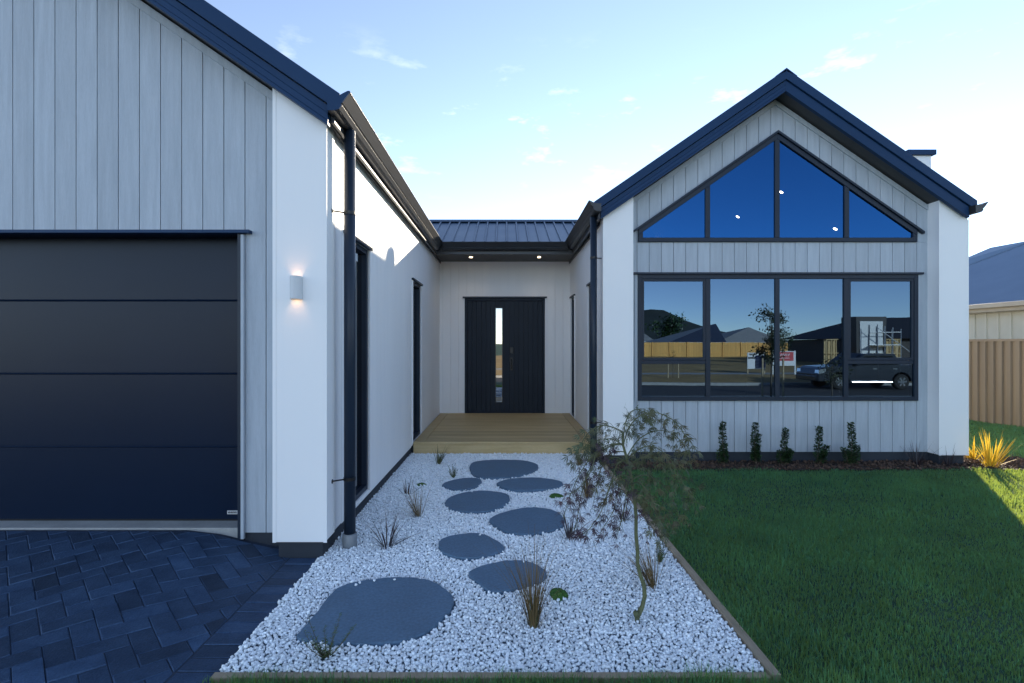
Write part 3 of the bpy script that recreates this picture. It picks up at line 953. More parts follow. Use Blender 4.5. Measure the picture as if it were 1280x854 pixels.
# --- garage door
mb = MB()
zb, ph = 0.166, 0.5485
z = zb
for k in range(4):
    z1 = min(z + ph - 0.012, 2.40)
    mb.box(-6.72, GDX1 - 0.012, 3.81, 3.85, z, z1)
    mb.box(-6.72, GDX1 - 0.012, 3.824, 3.85, z1, z1 + 0.004)
    mb.prism([(3.803, z1 + .004), (3.85, z1 + .004), (3.85, z1 + .012), (3.81, z1 + .012)], 'x', -6.72, GDX1 - 0.012)
    z += ph
gd = hb(mb, 'garage_door', M['garage'], bevel=0.004)
mb = MB(); mb.box(-2.085, -2.005, 3.803, 3.809, 0.205, 0.232); sub(mb, 'nameplate', M['nameplate'], gd)
mb = MB()
for k in range(9):
    mb.box(-2.077 + k * 0.0075, -2.0725 + k * 0.0075 - 0.0006 * (k % 3), 3.801, 3.8028, 0.213, 0.2235 + 0.002 * (k % 2))
sub(mb, 'nameplate_mark', M['sign_ink'], gd)
mb = MB(); mb.box(-6.72, GDX1 - .012, 3.815, 3.86, 0.153, 0.165); sub(mb, 'bottom_seal', M['hardware'], gd)
mb = MB()
mb.box(GDX1 - 0.010, GDX1 + 0.012, GY - 0.022, 3.86, 0.09, GDZ + .005)
mb.box(-6.78, -6.745, GY - 0.022, 3.86, 0.09, GDZ + .005)
mb.box(-6.745, GDX1 - .012, GY + .024, 3.86, GDZ + 0.012, GDZ + .05)
hb(mb, 'garage_frame', M['frame'])
mb = MB(); mb.box(GDX1 + 0.013, GDX1 + 0.036, GY - 0.026, GY - 0.001, 0.085, GDZ); hb(mb, 'garage_jamb_trim', M['grey_board'], bevel=0.003); mb = MB(); mb.box(-6.81, -6.782, GY - 0.026, GY - 0.001, 0.085, GDZ)
hb(mb, 'garage_jamb_trim', M['grey_board'], bevel=0.003)
mb = MB(); mb.box(-6.86, GDX1 + 0.085, GY - 0.05, GY + .02, GDZ + 0.006, GDZ + 0.029)
hb(mb, 'garage_head_flashing', M['dark_metal'], bevel=0.002)

# --- front door
mb = MB()
n = 16
bw = (DX1 - DX0 - 0.10) / n
SX0, SX1 = DX0 + .05 + 6 * bw, DX0 + .05 + 7.5 * bw
for k in range(n):
    a = DX0 + 0.05 + k * bw
    b = a + bw
    if k in (6, 7):                           # the boards with the slit window
        if k == 7: mb.box(SX1 + .004, b - .002, DYW + .0125, DYW + .05, 0.372, 2.165)
        mb.box(a + .002, b - .002, DYW + .012, DYW + .05, FLOOR + .02, 0.372); mb.box(a + .002, b - .002, DYW + .012, DYW + .05, 2.165, 2.29)
    else:
        mb.box(a + .002, b - .002, DYW + .012, DYW + .05, FLOOR + .02, 2.29)
fd = hb(mb, 'front_door', M['door'], bevel=0.0025)
mb = MB(); mb.box(DX0 + .03, DX0 + .05 + 6 * bw, DYW + .04, DYW + .09, FLOOR, 2.30); mb.box(SX1, DX1 - .03, DYW + .04, DYW + .09, FLOOR, 2.30)
mb.box(SX0, SX1, DYW + .04, DYW + .09, FLOOR, .372); mb.box(SX0, SX1, DYW + .04, DYW + .09, 2.165, 2.30)
sub(mb, 'door_core', M['hardware'], fd)
mb = MB()
rect_frame(mb, DX0 + .002, DX1 - .002, FLOOR - .03, DZ1 - .004, 0.046, DYW - 0.012, DYW + 0.08)
sub(mb, 'door_frame', M['door'], fd, bevel=0.003)
sx0, sx1 = SX0, SX1
mb = MB(); mb.add([(sx0, DYW + .045, .372), (sx1, DYW + .045, .372), (sx1, DYW + .045, 2.165), (sx0, DYW + .045, 2.165)], [(0, 1, 2, 3)])
sub(mb, 'door_glass', M['door_glass'], fd)
mb = MB(); rect_frame(mb, sx0 - .006, sx1 + .006, .366, 2.171, 0.014, DYW + .004, DYW + .044); sub(mb, 'glass_bead', M['hardware'], fd)
mb = MB()
mb.box(0.085, 0.145, DYW - .012, DYW + .011, 1.30, 1.42)
sub(mb, 'door_lock', M['hardware'], fd, bevel=0.004)
mb = MB()
mb.box(0.09, 0.135, DYW - .008, DYW + .011, 0.98, 1.22)
mb.tube([(0.1125, DYW - .006, 1.01), (0.1125, DYW - .055, 1.03), (0.1125, DYW - .06, 1.10), (0.1125, DYW - .055, 1.16), (0.1125, DYW - .006, 1.18)], 0.011, 8)
sub(mb, 'door_handle', M['hardware'], fd)
mb = MB(); mb.box(DX0 - .035, DX1 + .035, DYW - .05, DYW - .001, DZ1, DZ1 + 0.028); sub(mb, 'head_flashing', M['frame'], fd)

# --- chimney by the outer wall
mb = MB(); mb.box(5.44, 5.74, 6.85, 7.25, 0.0, 4.02); ch = hb(mb, 'chimney', M['white_sheet'], bevel=0.004)
mb = MB(); mb.box(5.40, 5.78, 6.81, 7.29, 4.02, 4.09); sub(mb, 'chimney_cap', M['dark_metal'], ch, bevel=0.005)

# ------------------------------------------------------------------ deck
DECK = thing('deck', 'low timber entry deck of pale treated pine before the black door', 'deck', (0, 8.2, 0))
DO = (0, 8.2, 0)
mb = MB()
y = DY0 + 0.028
rnd = random.Random(5)
yb_ = DYW - 0.004
nb = 20; bwid = (yb_ - y) / nb
for k in range(nb):
    x0 = LXW + 0.155 if k > 0 else LXW + 0.155
    mb.box(LXW + 0.160, RXW - 0.160, y + 0.0025, y + bwid - 0.0025, FLOOR - 0.028, FLOOR, rnd.gauss(.5, .25)); y += bwid
mb.box(LXW + 0.012, LXW + 0.155, DY0 + .03, yb_, FLOOR - 0.028, FLOOR + .0004, .35)
mb.box(RXW - 0.155, RXW - 0.012, DY0 + .03, yb_, FLOOR - 0.028, FLOOR + .0004, .3)
mb.box(LXW + .012, RXW - .012, DY0 - 0.012, DY0 + 0.027, FLOOR - 0.028, FLOOR, .75)
mb.build('deck_boards', M['deck'], DECK, DO, bevel=0.003)
mb = MB(); mb.box(LXW + .012, RXW - .012, DY0, DY0 + 0.03, 0.012, FLOOR - 0.031, .8)
mb.build('fascia_board', M['deck'], DECK, DO, bevel=0.003)
mb = MB(); mb.box(LXW + .05, RXW - .05, DY0 + .05, DYW - .03, -0.02, FLOOR - 0.03)
mb.build('deck_frame', M['groove'], DECK, DO)
mb = MB(); mb.box(LXW - .02, LXW + .06, DY0 + .031, DY0 + .12, -.02, FLOOR - .03); mb.build('deck_post', M['plinth'], DECK, DO)

# ------------------------------------------------------------------ gravel court
stones_px = [
    ('largest grey stepping slab at the front of the white gravel', [(371, 795), (390, 772), (412, 743), (432, 730), (470, 723), (510, 721), (540, 726), (560, 738), (567, 750), (562, 762), (540, 784), (515, 797), (480, 803), (430, 803), (395, 800)]),
    ('slightly brownish stepping slab half behind the tall bronze tussock', [(586, 716), (605, 706), (640, 700), (665, 703), (683, 715), (675, 727), (645, 735), (615, 739), (600, 729)]),
    ('stepping slab between the largest slab and the rounded one, with a blunt flat left end', [(550, 675), (565, 669), (597, 666), (620, 675), (631, 685), (615, 693), (585, 697), (560, 693), (550, 685)]),
    ('broad rounded stepping slab touching the black flax tuft', [(612, 650), (630, 640), (660, 634), (690, 637), (705, 648), (698, 660), (665, 667), (635, 665)]),
    ('stepping slab just in front of the smallest slab', [(556, 628), (570, 618), (600, 613), (630, 616), (637, 623), (628, 632), (605, 639), (570, 638)]),
    ('thin long stepping slab with pointed ends, next to the flat moss', [(621, 604), (640, 598), (675, 597), (702, 602), (695, 609), (660, 613), (635, 611)]),
    ('smallest stepping slab, beside the little feathery plant', [(553, 605), (570, 599), (590, 597), (602, 600), (595, 608), (575, 612), (560, 610)]),
    ('stepping slab nearest to the timber deck', [(589, 579), (610, 575), (650, 575), (671, 580), (668, 589), (640, 596), (605, 597), (590, 592)]),
]


def smooth_loop(pts, sub_=6):
    n = len(pts); out = []
    for i in range(n):
        p0, p1, p2, p3 = (Vector(pts[(i + k - 1) % n]) for k in range(4))
        for s in range(sub_):
            t = s / sub_
            out.append(0.5 * ((2 * p1) + (p2 - p0) * t + (2 * p0 - 5 * p1 + 4 * p2 - p3) * t * t + (3 * p1 - p0 - 3 * p2 + p3) * t ** 3))
    return out


STONE_POLYS = []
for i, (lab, pts) in enumerate(stones_px):
    loop = smooth_loop([G(px, py, 0.03).to_2d() for px, py in pts])
    rr = random.Random(i + 40)
    loop = [p + Vector((rr.uniform(-1, 1), rr.uniform(-1, 1))) * 0.004 for p in loop]
    STONE_POLYS.append(np.array([(p.x, p.y) for p in loop]))
    c = sum(loop, Vector((0, 0))) / len(loop)
    mb = MB(); n = len(loop)
    rings = [(1.0, -0.025), (1.0, 0.022), (0.992, 0.0285), (0.98, 0.030)]
    for k, z in rings:
        mb.v.extend([(c.x + (p.x - c.x) * k, c.y + (p.y - c.y) * k, z) for p in loop])
    if poly_area(loop) < 0: order = -1
    else: order = 1
    for r_ in range(len(rings) - 1):
        for j in range(n):
            j2 = (j + 1) % n
            q = (r_ * n + j, r_ * n + j2, (r_ + 1) * n + j2, (r_ + 1) * n + j)
            mb.face(q if order > 0 else q[::-1], 0.4)
    top = [(len(rings) - 1) * n + j for j in range(n)]
    mb.face(top if order > 0 else top[::-1], rr.uniform(.3, .7))
    o = mb.build('stepping_stone', M['bluestone'])
    tag(o, lab, 'stepping stone', 'stepping stones across the gravel')


def inside(pts, poly):
    x, y = pts[:, 0], pts[:, 1]
    res = np.zeros(len(pts), bool)
    px, py = poly[:, 0], poly[:, 1]
    n = len(poly)
    for i in range(n):
        j = (i - 1) % n
        c = ((py[i] > y) != (py[j] > y)) & (x < (px[j] - px[i]) * (y - py[i]) / (py[j] - py[i] + 1e-12) + px[i])
        res ^= c
    return res


GRX0, GRX1, GRY0, GRY1 = -1.282, 1.165, 2.275, 6.86
mb = MB()
mb.add([(GRX0, GRY0, 0), (GRX1, GRY0, 0), (GRX1, GRY1, 0), (GRX0, GRY1, 0)], [(0, 1, 2, 3)])
structure(mb.build('gravel_base', M['gravel_bed']))
# individual angular pebbles
ico_v = []
ph_ = (1 + 5 ** 0.5) / 2
for a, b in ((1, ph_), (-1, ph_), (1, -ph_), (-1, -ph_)):
    ico_v += [(0, a, b), (a, b, 0), (b, 0, a)]
ico_v = np.array(ico_v) / math.sqrt(1 + ph_ ** 2)
ico_f = []
dmin = 1.06
for a in range(12):
    for b in range(a + 1, 12):
        for c in range(b + 1, 12):
            if all(np.linalg.norm(ico_v[p] - ico_v[q]) < dmin for p, q in ((a, b), (b, c), (a, c))):
                nn = np.cross(ico_v[b] - ico_v[a], ico_v[c] - ico_v[a])
                ico_f.append((a, b, c) if np.dot(nn, ico_v[a]) > 0 else (a, c, b))
ico_f = np.array(ico_f)


def rocks(points, rmin, rmax, squash, rng):
    n = len(points)
    templ = ico_v[None] * (1 + rng.uniform(-0.28, 0.28, (n, 12, 1)))
    sc = rng.uniform(rmin, rmax, (n, 1, 1)) * np.stack([rng.uniform(0.8, 1.25, n), rng.uniform(0.7, 1.1, n), rng.uniform(squash * .8, squash * 1.2, n)], 1)[:, None, :]
    v = templ * sc
    ax = rng.normal(size=(n, 3)); ax /= np.linalg.norm(ax, axis=1, keepdims=True)
    ang = rng.uniform(0, 2 * math.pi, n)
    K = np.zeros((n, 3, 3))
    K[:, 0, 1], K[:, 0, 2], K[:, 1, 0], K[:, 1, 2], K[:, 2, 0], K[:, 2, 1] = -ax[:, 2], ax[:, 1], ax[:, 2], -ax[:, 0], -ax[:, 1], ax[:, 0]
    Rm = np.eye(3)[None] + np.sin(ang)[:, None, None] * K + (1 - np.cos(ang))[:, None, None] * (K @ K)
    v = np.einsum('nij,nkj->nki', Rm, v) + points[:, None, :]
    f = ico_f[None] + (np.arange(n) * 12)[:, None, None]
    return v.reshape(-1, 3), f.reshape(-1, 3)


step = 0.0136
gx, gy = np.meshgrid(np.arange(GRX0 + .004, GRX1 - .004, step), np.arange(GRY0 + .004, GRY1, step))
pts = np.stack([gx.ravel(), gy.ravel()], 1) + RNG.uniform(-.0072, .0072, (gx.size, 2))
extra = np.stack([RNG.uniform(GRX0, GRX1 - .004, 9000), RNG.uniform(GRY0, GRY1, 9000)], 1)
zz = np.concatenate([RNG.uniform(0.000, 0.011, len(pts)), RNG.uniform(0.012, 0.019, len(extra))])
pts = np.concatenate([pts, extra])
und = 0.006 * np.sin(pts[:, 0] * 3.1 + 1) * np.sin(pts[:, 1] * 2.3) + 0.003
keep = np.ones(len(pts), bool)
for poly in STONE_POLYS:
    c = poly.mean(0)
    keep &= ~inside(pts, c + (poly - c) * 1.012)
# a few loose ones on the front slab and on the pavers
loose = [G(440, 727, 0.036), G(450, 728, 0.036), G(468, 725.5, 0.036), G(493, 724.5, 0.036), G(445, 731, .036), G(600, 668.5, .036), G(640, 636, .036), G(655, 702, .036), G(590, 614.5, .036), G(628, 693, .02), G(530, 797, .036), G(452, 724, .036)]
P3 = np.concatenate([np.column_stack([pts[keep], (zz + und)[keep]]), np.array([tuple(p) for p in loose])])
v, f = rocks(P3, 0.0064, 0.0108, 0.85, RNG)
sh = np.repeat(np.clip(RNG.normal(0.6, 0.22, len(P3)) - (RNG.random(len(P3)) < .05) * .6, 0, 1), 20)
o = mesh_np('gravel', v, f, sh, M['pebble'])
tag(o, None, None, kind='stuff')

# timber edging
EDG = thing('timber_edging', 'thin weathered timber edging between the white gravel and the lawn', 'edging', (1.19, 4.2, 0))
mb = MB(); mb.box(1.168, 1.212, 2.232, 6.2, -0.1, 0.028, .5); mb.build('edging_board', M['edging'], EDG, (1.19, 4.2, 0), bevel=0.004)
mb = MB(); mb.box(-1.30, 1.167, 2.232, 2.272, -0.1, 0.014, .7); mb.build('edging_board', M['edging'], EDG, (1.19, 4.2, 0), bevel=0.004)

# ------------------------------------------------------------------ garden bed along the window wall
mb = MB()
bed = [(1.214, 5.93), (1.6, 5.97), (3.0, 5.93), (4.4, 5.98), (5.6, 5.95), (6.05, 5.95), (6.9, 6.2), (6.7, 6.6), (5.9, 6.8), (5.62, 7.4), (5.62, 6.25), (5.3, 6.37), (1.55, 6.37), (1.214, 6.2)]
mb.prism(bed, 'z', -0.05, 0.004)
structure(mb.build('garden_bed', M['mulch_soil']))
bp_ = np.array(bed)
cand = np.stack([RNG.uniform(1.2, 6.9, 9000), RNG.uniform(5.9, 7.4, 9000)], 1)
cand = cand[inside(cand, bp_)]
v, f = rocks(np.column_stack([cand, RNG.uniform(0.0, 0.022, len(cand))]), 0.008, 0.024, 0.35, RNG)
o = mesh_np('mulch', v, f, np.repeat(RNG.random(len(cand)), 20), M['mulch'])
tag(o, None, None, kind='stuff')

# ------------------------------------------------------------------ lawn grass
def grass(points, hmin, hmax, wid, rng, lean=0.6):
    n = len(points)
    base = np.column_stack([points[:, 0], points[:, 1], np.full(n, -0.014)])
    h = rng.uniform(hmin, hmax, n)
    patch = 0.78 + 0.30 * np.sin(points[:, 0] * 1.9 + .6 * np.sin(points[:, 1] * 2.2)) * np.sin(points[:, 1] * 2.6 + 1.0) + 0.16 * np.sin(points[:, 0] * 7.3 + 2) * np.sin(points[:, 1] * 6.1)
    h = h * np.clip(patch, 0.45, 1.3)
    a = rng.uniform(0, 2 * math.pi, n)
    side = np.column_stack([np.cos(a), np.sin(a), np.zeros(n)]) * (wid * rng.uniform(.6, 1.3, n))[:, None]
    b = rng.uniform(0, 2 * math.pi, n)
    l = (rng.random(n) ** 1.5 * lean)[:, None]
    d = np.column_stack([np.cos(b), np.sin(b), np.zeros(n)]) * l
    mid = base + np.column_stack([d[:, 0] * h * .35, d[:, 1] * h * .35, h * .58])
    tip = base + np.column_stack([d[:, 0] * h, d[:, 1] * h, h * (1 - 0.25 * l[:, 0])])
    V = np.stack([base - side, base + side, mid - side * .8, mid + side * .8, tip], 1).reshape(-1, 3)
    T = np.array([(0, 1, 3), (0, 3, 2), (2, 3, 4)])[None] + (np.arange(n) * 5)[:, None, None]
    s = np.clip(rng.normal(0.5, 0.25, n) + 0.35 * (patch - .75), 0, 1.3)
    dry = rng.random(n) < 0.03
    s[dry] = 1.5
    return V, T.reshape(-1, 3), np.repeat(s, 3)


def scatter(x0, x1, y0, y1, dens, rng):
    n = int((x1 - x0) * (y1 - y0) * dens)
    return np.column_stack([rng.uniform(x0, x1, n), rng.uniform(y0, y1, n)])


sets = []
p1 = scatter(1.218, 4.9, 2.0, 4.3, 11500, RNG); p1 = p1[p1[:, 0] < 1.12 * p1[:, 1] + 0.5]
p2 = scatter(1.218, 6.8, 4.3, 6.0, 6500, RNG)
edge_y = 5.96 + 0.03 * np.sin(p2[:, 0] * 5) + 0.02 * np.sin(p2[:, 0] * 13)
p2 = p2[(p2[:, 1] < edge_y) & (p2[:, 0] < 1.12 * p2[:, 1] + 0.6)]
p3 = scatter(5.7, 9.1, 5.9, 12.5, 3300, RNG)
cb = np.array(bed); p3 = p3[~inside(p3, np.array(bed))]
p4 = scatter(-1.32, 1.30, 1.5, 2.225, 10000, RNG)
p5 = scatter(1.3, 8.7, -1.2, 2.0, 900, RNG)
p7 = scatter(-1.2, 1.5, 2.08, 2.228, 8000, RNG)
p7 = p7[np.sin(p7[:, 0] * 9) + .6 * np.sin(p7[:, 0] * 23 + 1) + RNG.normal(0, .8, len(p7)) > -0.3]
p8 = scatter(1.206, 1.224, 2.25, 5.9, 9000, RNG)
p6 = scatter(-1.25, 1.3, 2.215, 2.234, 9000, RNG)
parts_ = [grass(p1, 0.028, 0.062, 0.0021, RNG, 0.85), grass(p2, 0.032, 0.06, 0.0024, RNG), grass(p3, 0.035, 0.065, 0.0036, RNG),
          grass(p4, 0.05, 0.085, 0.0015, RNG), grass(p5, .03, .05, .005, RNG), grass(p6, 0.045, 0.08, 0.0014, RNG), grass(p7, 0.08, 0.135, 0.0015, RNG), grass(p8, 0.04, 0.075, 0.0017, RNG, 1.1)]
off = 0; VV, TT, SS = [], [], []
for v, t, s in parts_:
    VV.append(v); TT.append(t + off); SS.append(s); off += len(v)
o = mesh_np('grass', np.concatenate(VV), np.concatenate(TT), np.concatenate(SS), M['grass'])
tag(o, None, None, kind='stuff')


# ------------------------------------------------------------------ planting
def blade(mb_, base, az, length, tilt, curl, width, shade, seg=6, twist=0.0):
    """one long strap leaf: starts at `tilt` from vertical and bends over by `curl`"""
    p = Vector(base); ang = tilt
    d2 = Vector((math.cos(az), math.sin(az), 0)); side = Vector((-math.sin(az), math.cos(az), 0))
    b = len(mb_.v)
    for i in range(seg + 1):
        t = i / seg
        w = width * (0.55 + 1.3 * t - 1.85 * t * t) if t < 1 else 0.0004
        w = max(w, 0.0004)
        s2 = (side * math.cos(twist * t) + Vector((0, 0, 1)) * math.sin(twist * t)) * w
        mb_.v.append(tuple(p - s2)); mb_.v.append(tuple(p + s2))
        p = p + (d2 * math.sin(ang) + Vector((0, 0, 1)) * math.cos(ang)) * (length / seg)
        ang += curl / seg
    for i in range(seg):
        mb_.face((b + 2 * i, b + 2 * i + 1, b + 2 * i + 3, b + 2 * i + 2), shade)


def tuft(name, label, cat, px, py, n, length, width, mat, spread=0.55, curl=0.9, base_r=0.02, lean=None, seed=1, group=None, z=0.01):
    rr = random.Random(seed)
    g = G(px, py, z)
    mb = MB()
    for i in range(n):
        az = rr.uniform(0, 2 * math.pi)
        r = base_r * math.sqrt(rr.random())
        tl = abs(rr.gauss(0, spread))
        if lean is not None:
            az = lean[0] + rr.gauss(0, 0.9); tl = abs(rr.gauss(lean[1], spread * .6))
        ln = length * rr.uniform(0.5, 1.08)
        blade(mb, (r * math.cos(az), r * math.sin(az), -0.012), az, ln, min(tl, 1.2), rr.uniform(0.1, curl), width * rr.uniform(.7, 1.2), min(max(rr.gauss(.5, .25), 0), 1), 6, rr.uniform(-.8, .8))
    o = mb.build(name, mat)
    o.location = g
    return tag(o, label, cat, group)


GRP_B, GRP_T = 'black flax tufts in the gravel', 'bronze tussocks in the gravel'
tuft('black_flax', 'spreading black flax tuft in the gravel beside the pale pipe collar', 'flax', 484, 684, 30, 0.27, 0.0052, M['black_flax'], 0.55, 0.7, .03, seed=11, group=GRP_B)
tuft('black_flax', 'small upright black flax tuft just behind a leaning bronze tussock', 'flax', 509, 619, 16, 0.22, 0.0050, M['black_flax'], 0.25, 0.4, .03, seed=12, group=GRP_B)
tuft('black_flax', 'black flax tuft at the edge of the broad rounded stepping slab', 'flax', 712, 675, 24, 0.26, 0.0052, M['black_flax'], 0.48, 0.7, .025, seed=13, group=GRP_B)
tuft('black_flax', 'black flax tuft half hidden under purple maple leaves near the timber edging', 'flax', 779, 652, 24, 0.25, 0.0052, M['black_flax'], 0.42, 0.6, .025, seed=14, group=GRP_B)
tuft('bronze_tussock', 'tall thin bronze tussock beside the bright moss mound', 'tussock', 667, 783, 120, 0.50, 0.0022, M['tussock'], 0.24, 0.85, .028, seed=15, group=GRP_T)
tuft('olive_tuft', 'stiff olive green core of blades growing inside the tall bronze tussock', 'grass tuft', 667, 784, 46, 0.27, 0.0026, M['olive_tuft'], 0.15, 0.3, .026, seed=16)
tuft('bronze_tussock', 'small bronze tussock leaning towards the garage wing in front of a black flax', 'tussock', 524, 647, 70, 0.33, 0.0022, M['tussock'], 0.35, 0.5, .025, lean=(math.pi * .95, .5), seed=17, group=GRP_T)
tuft('bronze_tussock', 'dense upright rust coloured tussock below the purple maple leaves', 'tussock', 735, 622, 90, 0.30, 0.003, M['tussock'], 0.22, 0.4, .05, seed=18, group=GRP_T)
tuft('bronze_tussock', 'bronze tussock leaning over behind the maple trunk', 'tussock', 818, 734, 100, 0.34, 0.0024, M['tussock'], 0.35, 0.6, .028, lean=(math.pi * .9, .42), seed=19, group=GRP_T)
tuft('olive_tuft', 'olive green tuft leaning over before the corner of the deck by the garage wing', 'grass tuft', 547, 580, 40, 0.27, 0.0048, M['olive_tuft'], 0.2, 0.5, .03, lean=(0.1, .38), seed=20)
tuft('bronze_tussock', 'little rusty tussock against the deck fascia near the dark downpipe', 'tussock', 724, 582, 60, 0.26, 0.003, M['tussock'], 0.3, 0.4, .03, seed=21, group=GRP_T)
tuft('yellow_flax', 'large bright yellow flax in the sun at the house corner', 'flax', 1238, 583, 46, 0.47, 0.0105, M['yellow_flax'], 0.30, 0.25, .07, seed=22)
tuft('yellow_flax', 'small orange yellow flax half hidden by the white pilaster', 'flax', 1217, 574, 30, 0.33, 0.010, M['yellow_flax'], 0.4, 0.5, .05, lean=(math.pi * .9, .6), seed=23)
tuft('bronze_flax', 'sparse brown flax at the foot of the grey boards', 'flax', 1146, 580, 34, 0.34, 0.004, M['black_flax'], 0.5, 0.5, .05, seed=24)
tuft('bronze_flax', 'sparse brown flax at the foot of the white corner pilaster', 'flax', 1186, 582, 30, 0.30, 0.004, M['black_flax'], 0.5, 0.5, .05, seed=25)


def moss(label, px, py, rx, ry, h, seed):
    rr = np.random.default_rng(seed)
    g = G(px, py, 0.01)
    n = 1500
    a = rr.uniform(0, 2 * math.pi, n); r = np.sqrt(rr.random(n))
    wob = 1 + 0.14 * np.sin(3 * a + seed) + 0.08 * np.sin(5 * a + 2 * seed)
    x, y = rx * r * wob * np.cos(a), ry * r * wob * np.sin(a)
    z = h * np.sqrt(np.clip(1 - r ** 2, 0, 1)) * (1 + .12 * np.sin(9 * x / rx) * np.sin(7 * y / ry))
    P_ = np.column_stack([x, y, z])
    v, f = rocks(P_, 0.004, 0.0075, 0.9, rr)
    b = MB()
    m_ = mesh_np('moss_mound', v, f, np.repeat(rr.random(n), 20), M['moss'])
    m_.location = g
    tag(m_, label, 'moss', 'moss mounds in the gravel')


moss('rounded bright green moss mound beside the tall bronze tussock', 698, 747, 0.046, 0.05, 0.042, 1)
moss('flat strip of green moss to the right of the pointed stepping slab', 695, 621, 0.062, 0.05, 0.022, 2)
moss('small flat moss patch on the gravel beside the smallest slab', 527, 607, 0.045, 0.04, 0.02, 3)


def feathery(label, px, py, h, nst, spread, seed, mat='fern'):
    rr = random.Random(seed)
    g = G(px, py, 0.01)
    root = thing('feathery_plant', label, 'plant', g, 'feathery green plants in the gravel')
    st, lf = MB(), MB()
    for i in range(nst):
        az = rr.uniform(0, 2 * math.pi); tl = rr.uniform(0.05, spread); ln = h * rr.uniform(.45, 1.05)
        pts = []; p = Vector((0, 0, 0)); ang = tl
        for k in range(8):
            pts.append(p.copy())
            p = p + Vector((math.cos(az) * math.sin(ang), math.sin(az) * math.sin(ang), math.cos(ang))) * ln / 7
            ang *= 0.93
        st.tube(pts, [0.0022 * (1 - .8 * k / 7) for k in range(8)], 5)
        for k in range(1, 8):
            for q in range(9):
                a2 = rr.uniform(0, 2 * math.pi)
                d = Vector((math.cos(a2), math.sin(a2), rr.uniform(.1, 1.0))).normalized()
                b0 = pts[k] + (pts[k] - pts[k - 1]) * rr.uniform(-1, 0)
                l2 = rr.uniform(.010, .024) * (1.2 - .07 * k)
                s_ = d.cross(Vector((rr.random(), rr.random(), rr.random()))).normalized() * 0.0016
                lf.add([b0, b0 + d * l2 * .5 + s_, b0 + d * l2, b0 + d * l2 * .5 - s_], [(0, 1, 2, 3)], rr.random())
    st.build('stem', M['stem'], root); lf.build('foliage', M[mat], root)


feathery('feathery green plant in front of the largest stepping slab', 408, 824, 0.22, 15, 0.9, 5)
feathery('low feathery plant beside the smallest stepping slab', 567, 598, 0.20, 12, 1.1, 6)
feathery('feathery green plant behind the leaning tussock near the timber edging', 824, 703, 0.18, 13, 1.2, 7)


def upright_shrub(label, px, py, top_py, seed, w, side):
    rr = random.Random(seed)
    g = G(px, py, 0.0)
    s = FPX / g.y
    h = (py - top_py) / s
    root = thing('upright_shrub', label, 'shrub', g, 'young upright shrubs along the grey wall')
    st, lf = MB(), MB()
    stems = [(0, 0, h)] + [(sx * w * .9, rr.uniform(-.04, .04), h * hh) for sx, hh in side]
    for sx, sy, hh in stems:
        pts = [Vector((sx * t ** .6 + .01 * math.sin(5 * t + seed), sy * t, hh * t)) for t in (0, .25, .5, .75, 1)]
        st.tube(pts, [.006, .005, .004, .003, .0015], 6)
        n = int(620 * hh / 0.5)
        for i in range(n):
            t = rr.uniform(.18, 1.0)
            c = Vector((sx * t ** .6 + .01 * math.sin(5 * t + seed), sy * t, hh * t))
            a = rr.uniform(0, 2 * math.pi); rad = rr.uniform(.008, .042) * (1.15 - .55 * t)
            d = Vector((math.cos(a), math.sin(a), rr.uniform(.0, .9))).normalized()
            c2 = c + Vector((math.cos(a) * rad, math.sin(a) * rad, 0))
            l2 = rr.uniform(.018, .032); wd = l2 * .36
            s_ = d.cross(Vector((rr.gauss(0, .4), rr.gauss(0, .4), 1))).normalized() * wd
            up = Vector((0, 0, l2 * .12))
            lf.add([c2, c2 + d * l2 * .5 + s_ + up, c2 + d * l2, c2 + d * l2 * .5 - s_ + up], [(0, 1, 2, 3)], rr.random())
    st.build('stem', M['stem'], root); lf.build('foliage', M['shrub'], root)


upright_shrub('slim columnar green shrub, the one closest to the maple', 904, 582, 528, 1, .05, [(-1.2, .35), (.8, .5)])
upright_shrub('green shrub with a forked bushy top, second from the maple', 944, 582, 529, 2, .06, [(1.0, .72), (.5, .45)])
upright_shrub('shortest shrub, thin above and spreading low, under the middle mullion', 981, 582, 536, 3, .09, [(-1.0, .40), (.9, .40), (.4, .45)])
upright_shrub('upright shrub with one side shoot, under the third window pane', 1023, 582, 534, 4, .09, [(1.0, .52), (.5, .4)])
upright_shrub('tallest green shrub with bushy base, below the parked truck reflection', 1064, 583, 529, 5, .09, [(-1.1, .42), (1.0, .48), (.4, .3)])

